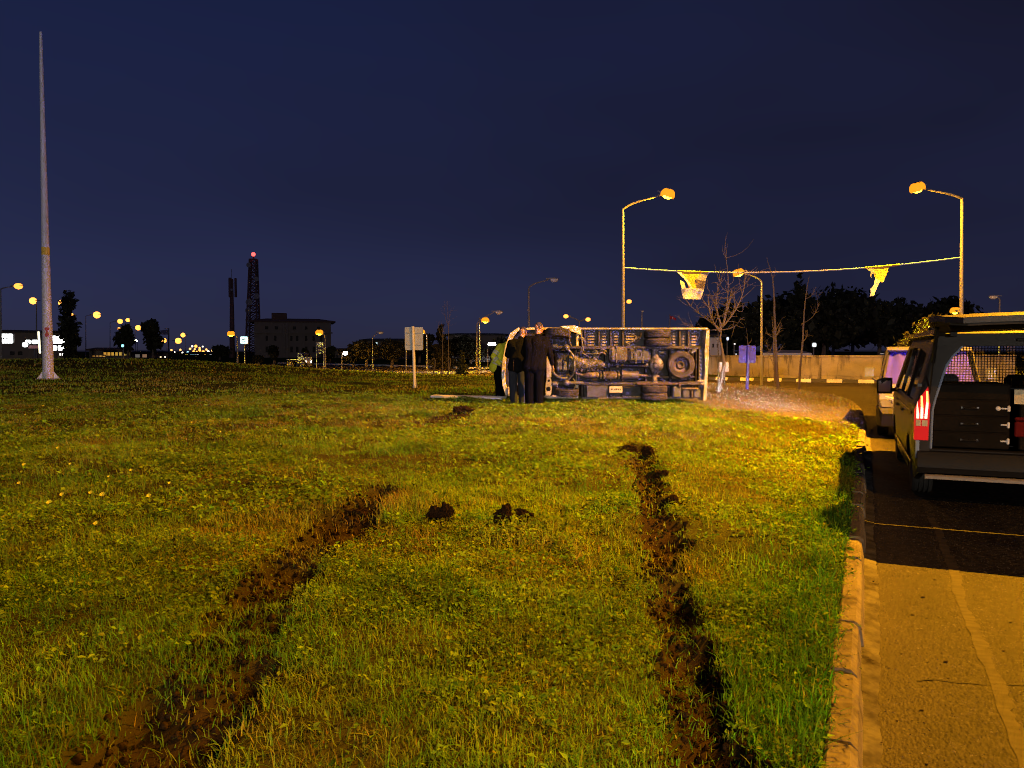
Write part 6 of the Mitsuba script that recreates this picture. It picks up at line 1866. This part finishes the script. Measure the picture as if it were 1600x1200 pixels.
n0 = len(v0)
v0 = v0 + [p + np.array([0, .012, 0]) for p in v0]
q = [(2 * i, 2 * i + 2, 2 * i + 3, 2 * i + 1) for i in range(nu - 1)]
q += [(n0 + a, n0 + d, n0 + c, n0 + b) for a, b, c, d in q]
cl = MB().add(v0, q).put(fl_ + '__cloth', 'flag_red')
p = at(1051.5, 497, 61.7)
cres = shapely.Point(0, 0).buffer(.085).difference(shapely.Point(.03, 0).buffer(.07))
MB().prism(cres, .01, frame(p, (1, 0, 0), (0, 0, 1), (0, -1, 0))).put(cl + '__crescent', 'white_paint')

# white lorry half hidden by the crest of the mound
wl = thing('white_lorry', 'white lorry cab with a lit headlamp half hidden behind the crest of the grass', 'lorry')
p = at(466, 566, 72)
M = frame((p[0] - .05, 72, .12), np.array([.90, -.44, 0]) * .72, np.array([.44, .90, 0]) * .5, (0, 0, .68))
MB().hull([(0, 0, .6), (0, 2.2, .6), (0, 0, 1.95), (0, 2.2, 1.95), (.5, 0, 1.9), (.5, 2.2, 1.9), (1.0, 0, 1.35), (1.0, 2.2, 1.35), (1.15, 0, .9), (1.15, 2.2, .9), (1.15, 0, .5), (1.15, 2.2, .5)], M).put(wl + '__cab', 'white_paint')
MB().hull([(.56, .1, 1.86), (.56, 2.1, 1.86), (.99, .1, 1.38), (.99, 2.1, 1.38), (.58, .1, 1.9), (.58, 2.1, 1.9), (1.03, .1, 1.40), (1.03, 2.1, 1.40)], M).put(wl + '__windscreen', 'tailgate_glass')
MB().hull([(.18, -.02, 1.42), (.62, -.02, 1.42), (.20, -.02, 1.75), (.45, -.02, 1.75), (.18, .02, 1.42), (.62, .02, 1.42), (.2, .02, 1.75), (.45, .02, 1.75)], M).put(wl + '__side_window', 'tailgate_glass')
MB().box((-1.9, 0, .95), (-.08, 2.2, 1.08), .02, M).put(wl + '__flatbed', 'white_paint')
MB().box((-1.9, .2, .6), (-.05, 2.0, .94), .02, M).put(wl + '__frame', 'black_plastic')
for y in (.35, 1.85):
    MB().sphere((1.17, y, .72), (.05, .17, .15), 2, M).put(wl + '__headlamp', 'glow', smooth=True, emit=np.array([5, 5, 4.6]))
for x in (.75, -1.3):
    for y in (.12, 2.08):
        c = M[:3, :3] @ np.array([x, y, .42]) + M[:3, 3]
        add_wheel(wl + '__wheel', c, .42, .25, M[:3, 1], 'rubber', 'galvanised')

# ------------------------------------------------------------------ people
mat('skin', (.42, .24, .16), .55)
mat('hair', (.035, .028, .024), .8)
scene['mat_black_cloth'] = {'type': 'twosided', 'bsdf': {'type': 'diffuse', 'reflectance': {'type': 'rgb', 'value': [.0075, .0075, .0085]}}}
scene['mat_black_trousers'] = {'type': 'twosided', 'bsdf': {'type': 'diffuse', 'reflectance': {'type': 'rgb', 'value': [.005, .0055, .007]}}}
scene['mat_navy_cloth'] = {'type': 'twosided', 'bsdf': {'type': 'diffuse', 'reflectance': {'type': 'rgb', 'value': [.008, .009, .013]}}}
mat('jeans', (.026, .034, .060), .95, 0, .1)
mat('shoe', (.012, .011, .010), .5)
mat('hivis', (.68, .72, .03), .7)
mat('reflective', (.62, .62, .58), .35)
mat('belt_grey', (.16, .16, .165), .8)


def blob(bones, edge, iters=8):
    """One smooth surface round chains of bones: each (p, r, q, s) is the hull of two spheres."""
    parts = []
    for p, r, q, s in bones:
        a = m3.Manifold.sphere(1.0, 14).scale([r] * 3 if np.isscalar(r) else list(r)).translate(list(map(float, p)))
        b = m3.Manifold.sphere(1.0, 14).scale([s] * 3 if np.isscalar(s) else list(s)).translate(list(map(float, q)))
        parts.append(m3.Manifold.batch_hull([a, b]))
    m = m3.Manifold.batch_boolean(parts, m3.OpType.Add).refine_to_length(edge).to_mesh()
    t = trimesh.Trimesh(m.vert_properties[:, :3], m.tri_verts, process=True)
    trimesh.smoothing.filter_taubin(t, lamb=.5, nu=.53, iterations=iters)
    return t


def wrinkle(t, amp, s, seed):
    n = t.vertex_normals
    f = meshkit.fbm(t.vertices * [s, s, s * .55], 3, seed) - .5
    t.vertices = t.vertices + n * (f * amp * 2)[:, None]
    return t


def hand_bones(w, palm_dir, side, thumb_dir, curl):
    """Palm, four unequal bent fingers and a thumb from the wrist w. side points across the palm to the index finger, thumb_dir where the thumb leaves."""
    pd, sd, td = unit(palm_dir), unit(side), unit(thumb_dir)
    inn = unit(np.cross(pd, sd)) * curl
    out = []
    for k, L in enumerate((.070, .078, .073, .058)):
        o = w + sd * (.030 - .020 * k)
        kn = o + pd * .088
        out.append((w + sd * (.018 - .012 * k), .018, kn, .0125))
        m1 = kn + unit(pd + inn * .5) * L * .45
        m2 = m1 + unit(pd * .55 + inn) * L * .32
        m3_ = m2 + unit(pd * .1 + inn) * L * .25
        out += [(kn, .0115, m1, .0100), (m1, .0100, m2, .0092), (m2, .0092, m3_, .0082)]
    t1 = w + sd * .034 + pd * .030
    t2 = t1 + unit(pd * .7 + sd * .6 + td * .4) * .042
    t3 = t2 + unit(pd + td * .3) * .030
    out += [(w + sd * .012, .018, t1, .0145), (t1, .0145, t2, .0115), (t2, .0115, t3, .0095)]
    return out


def head_mesh(c, face, up):
    f, u = unit(face), unit(up)
    s = unit(np.cross(f, u))
    u = np.cross(s, f)
    B = [(c + u * .035 - f * .012, (.078, .078, .085), c + u * .03 + f * .018, (.074, .074, .08)), (c - u * .03 + f * .03, .058, c - u * .078 + f * .058, .034), (c + u * .02 - f * .03, .076, c - u * .06 - f * .025, .054),
         (c - u * .012 + f * .094, .012, c - u * .034 + f * .108, .015), (c + u * .022 + f * .085, .014, c - u * .02 + f * .098, .010)]
    for q in (-1, 1):
        B += [(c + s * q * .030 + u * .022 + f * .076, .016, c + s * q * .052 + u * .020 + f * .062, .014), (c + s * q * .036 - u * .028 + f * .066, .024, c + s * q * .045 - u * .02 + f * .05, .026),
              (c + s * q * .078 + u * .02 - f * .006, .012, c + s * q * .080 - u * .022 + f * .002, .009), (c + s * q * .086 + u * .022 - f * .018, .009, c + s * q * .082 - u * .012 - f * .012, .008)]
    B += [(c - u * .052 + f * .087 - s * .018, .008, c - u * .052 + f * .087 + s * .018, .008), (c - u * .062 + f * .084 - s * .014, .009, c - u * .062 + f * .084 + s * .014, .009)]
    return B, f, u, s


def person(key, label, o, J, cloth, trouser, face, coat_hem=.90, hair_cover=.02, skin_hands=('r', 'l'), girth=1.0, hood=False, hand_side=1):
    """J: joints in metres from the feet (x to the right of the picture, y away, z up)."""
    k = thing(key, label, 'person')
    o = np.asarray(o, float)
    P = {n: o + np.asarray(v, float) for n, v in J.items()}
    hb, f, u, s = head_mesh(P['head'], face, P['head'] - P['neck'])
    B = list(hb) + [(P['head'] - u * .06 - f * .02, .052, P['neck'], .056), (P['neck'], .056, P['chest'], .085), (P['chest'], .085, P['pelvis'], .085)]
    for q in 'rl':
        B += [(P['chest'], .07, P['sh_' + q], .045), (P['sh_' + q], .045, P['el_' + q], .038), (P['el_' + q], .036, P['wr_' + q], .026), (P['pelvis'], .08, P['hip_' + q], .065), (P['hip_' + q], .065, P['kn_' + q], .05), (P['kn_' + q], .048, P['an_' + q], .036), (P['an_' + q], .036, P['toe_' + q], .03)]
        d = unit(P['wr_' + q] - P['el_' + q])
        side = unit(np.cross(d, [1, 0.15, 0]) * (1 if q == 'r' else -1) + [0, .35, 0])
        B += hand_bones(P['wr_' + q] + d * .012, d, side, [0, 0, -1], .8 if q == 'r' else -.8)
    body = blob(B, .012, 5)
    place(k + '__body', (body.vertices, body.faces), 'skin', smooth=True)
    # short hair over the back and sides of the skull
    hs = trimesh.creation.icosphere(subdivisions=4)
    c = P['head'] + u * .030 - f * .004
    v = hs.vertices
    fu, ff = v @ u, v @ f
    keep = (fu > -.62 + .9 * np.maximum(ff, -.25)) & (ff < .55 - .2 * (fu > .6))
    hv = c + v * np.array([.090, .090, .096]) + (meshkit.noise(v * 14, 3)[:, None] - .5) * .004
    fk = keep[hs.faces].all(1)
    if hair_cover > 0:
        place(k + '__hair', (hv, hs.faces[fk]), 'hair', smooth=True)
    g = girth
    C = []
    ch, pe = P['chest'], P['pelvis']
    ax = unit(P['sh_r'] - P['sh_l'])
    up = unit(ch - pe)
    for q in 'rl':
        sg = 1 if q == 'r' else -1
        shp = P['sh_' + q]
        C += [(P['neck'] - up * .035, .070, shp - ax * sg * .02, .080), (shp - ax * sg * .015, .082, ch + ax * sg * .10 * g - up * .05, .135 * g), (ch + ax * sg * .10 * g - up * .05, .135 * g, pe + ax * sg * .075 * g + up * .10, .130 * g),
              (pe + ax * sg * .075 * g + up * .10, .130 * g, pe + ax * sg * .085 * g - up * .06, .138 * g), (shp, .082, P['el_' + q], .070), (P['el_' + q], .070, P['wr_' + q] - unit(P['wr_' + q] - P['el_' + q]) * .02, .052)]
    C += [(P['neck'] - up * .03, .075, P['neck'] + up * .02, .066), (P['neck'] - up * .04, .078, ch, .150 * g), (ch, .152 * g, pe + up * .05, .148 * g), (pe + up * .05, .148 * g, pe - up * .06, .150 * g)]
    t = wrinkle(blob(C, .022, 6), .010, 7, 3)
    place(k + '__jacket', (t.vertices, t.faces), cloth, smooth=True)
    Tb = []
    for q in 'rl':
        Tb += [(pe + [0, 0, .05], .13 * g, P['hip_' + q], .112 * g), (P['hip_' + q], .112 * g, P['kn_' + q], .094 * g), (P['kn_' + q], .094 * g, P['an_' + q] + [0, 0, -.02], .086 * g)]
    t = wrinkle(blob(Tb, .024, 6), .009, 6, 5)
    place(k + '__trousers', (t.vertices, t.faces), trouser, smooth=True)
    for q in 'rl':
        d = unit(P['toe_' + q] - P['an_' + q] + [0, 0, .001])
        a, b = P['an_' + q], P['toe_' + q]
        sh = blob([(np.array([a[0], a[1], o[2] + .045]) - d * .03, (.042, .042, .04), np.array([b[0], b[1], o[2] + .035]), (.042, .05, .032)), (np.array([a[0], a[1], o[2] + .05]), .045, a, .045)], .02, 3)
        place(k + '__shoe', (sh.vertices, sh.faces), 'shoe', smooth=True)
    return k, P


def stand(u, d):
    p = at(u, 618, d)
    return np.array([p[0], p[1], float(height([p[0]], [p[1]])[0]) - .03])


o = stand(836, 16.9)
J = dict(head=(.085, .03, 1.735), neck=(.06, .0, 1.545), chest=(.03, .0, 1.36), pelvis=(-.02, 0, .95), sh_r=(.245, .0, 1.47), sh_l=(-.165, .02, 1.48), el_r=(.325, -.02, 1.17), wr_r=(.385, .06, .93), el_l=(-.25, .12, 1.20), wr_l=(-.17, .34, 1.08),
         hip_r=(.08, 0, .90), hip_l=(-.12, 0, .90), kn_r=(.085, -.01, .49), kn_l=(-.115, .03, .49), an_r=(.085, -.03, .08), an_l=(-.115, .0, .08), toe_r=(.15, .15, .04), toe_l=(-.17, .17, .04))
mk_, P = person('person', 'balding man in a black jacket and trousers standing with his back turned beside the truck', o, J, 'black_cloth', 'black_trousers', (.86, .48, -.10), girth=1.2)
t = blob([(P['pelvis'] + [.02, -.148, .02], .014, P['pelvis'] + [.15, -.118, -.01], .013)], .012, 2)
place(mk_ + '__hem_flap', (t.vertices, t.faces), 'belt_grey', smooth=True)

o = stand(810.5, 17.55)
J = dict(head=(.10, .12, 1.66), neck=(.05, .05, 1.49), chest=(.02, .0, 1.30), pelvis=(-.03, -.04, .92), sh_r=(.21, .03, 1.41), sh_l=(-.18, .02, 1.41), el_r=(.26, .18, 1.16), wr_r=(.22, .40, 1.16), el_l=(-.25, .14, 1.14), wr_l=(-.15, .36, 1.10),
         hip_r=(.06, -.03, .88), hip_l=(-.13, -.03, .88), kn_r=(.08, .0, .47), kn_l=(-.13, -.04, .47), an_r=(.09, -.03, .08), an_l=(-.11, -.06, .08), toe_r=(.10, .15, .04), toe_l=(-.13, .12, .04))
person('person', 'person in a dark jacket and blue jeans, left of the man in black', o, J, 'navy_cloth', 'jeans', (.35, .93, -.15))

o = stand(778, 19.6)
J = dict(head=(.34, .10, 1.55), neck=(.22, .06, 1.43), chest=(.12, .02, 1.26), pelvis=(-.02, .0, .90), sh_r=(.26, .18, 1.36), sh_l=(.06, -.16, 1.38), el_r=(.40, .30, 1.14), wr_r=(.55, .20, 1.05), el_l=(-.11, -.22, 1.13), wr_l=(.06, -.28, .93),
         hip_r=(.04, .09, .87), hip_l=(-.03, -.09, .87), kn_r=(.08, .10, .47), kn_l=(.02, -.10, .47), an_r=(.06, .10, .08), an_l=(.02, -.10, .08), toe_r=(.24, .10, .04), toe_l=(.20, -.10, .04))
mk_, P = person('person', 'officer in a bright yellow jacket with reflective bands bending behind the truck cab', o, J, 'hivis', 'black_trousers', (.9, .1, -.4))
for a, b, r, f0 in (('el_l', 'wr_l', .071, .30), ('el_l', 'wr_l', .067, .48), ('sh_l', 'el_l', .082, .55), ('sh_l', 'el_l', .080, .72)):
    d = unit(P[b] - P[a])
    c = P[a] + (P[b] - P[a]) * f0
    MB().tube([c - d * .018, c + d * .018], r, 16).put(mk_ + '__reflective_band', 'reflective', smooth=50)
up = unit(P['chest'] - P['pelvis'])
ax = unit(np.cross(up, [1, 0, 0]))
for f0 in (.05, .30):
    c = P['pelvis'] + (P['chest'] - P['pelvis']) * f0
    e1, e2 = ax, np.cross(up, ax)
    q = [c + e1 * .235 * math.cos(a) + e2 * .155 * math.sin(a) for a in np.linspace(0, 2 * np.pi, 25)]
    MB().tube(q, .022, 6).put(mk_ + '__reflective_band', 'reflective', smooth=50)
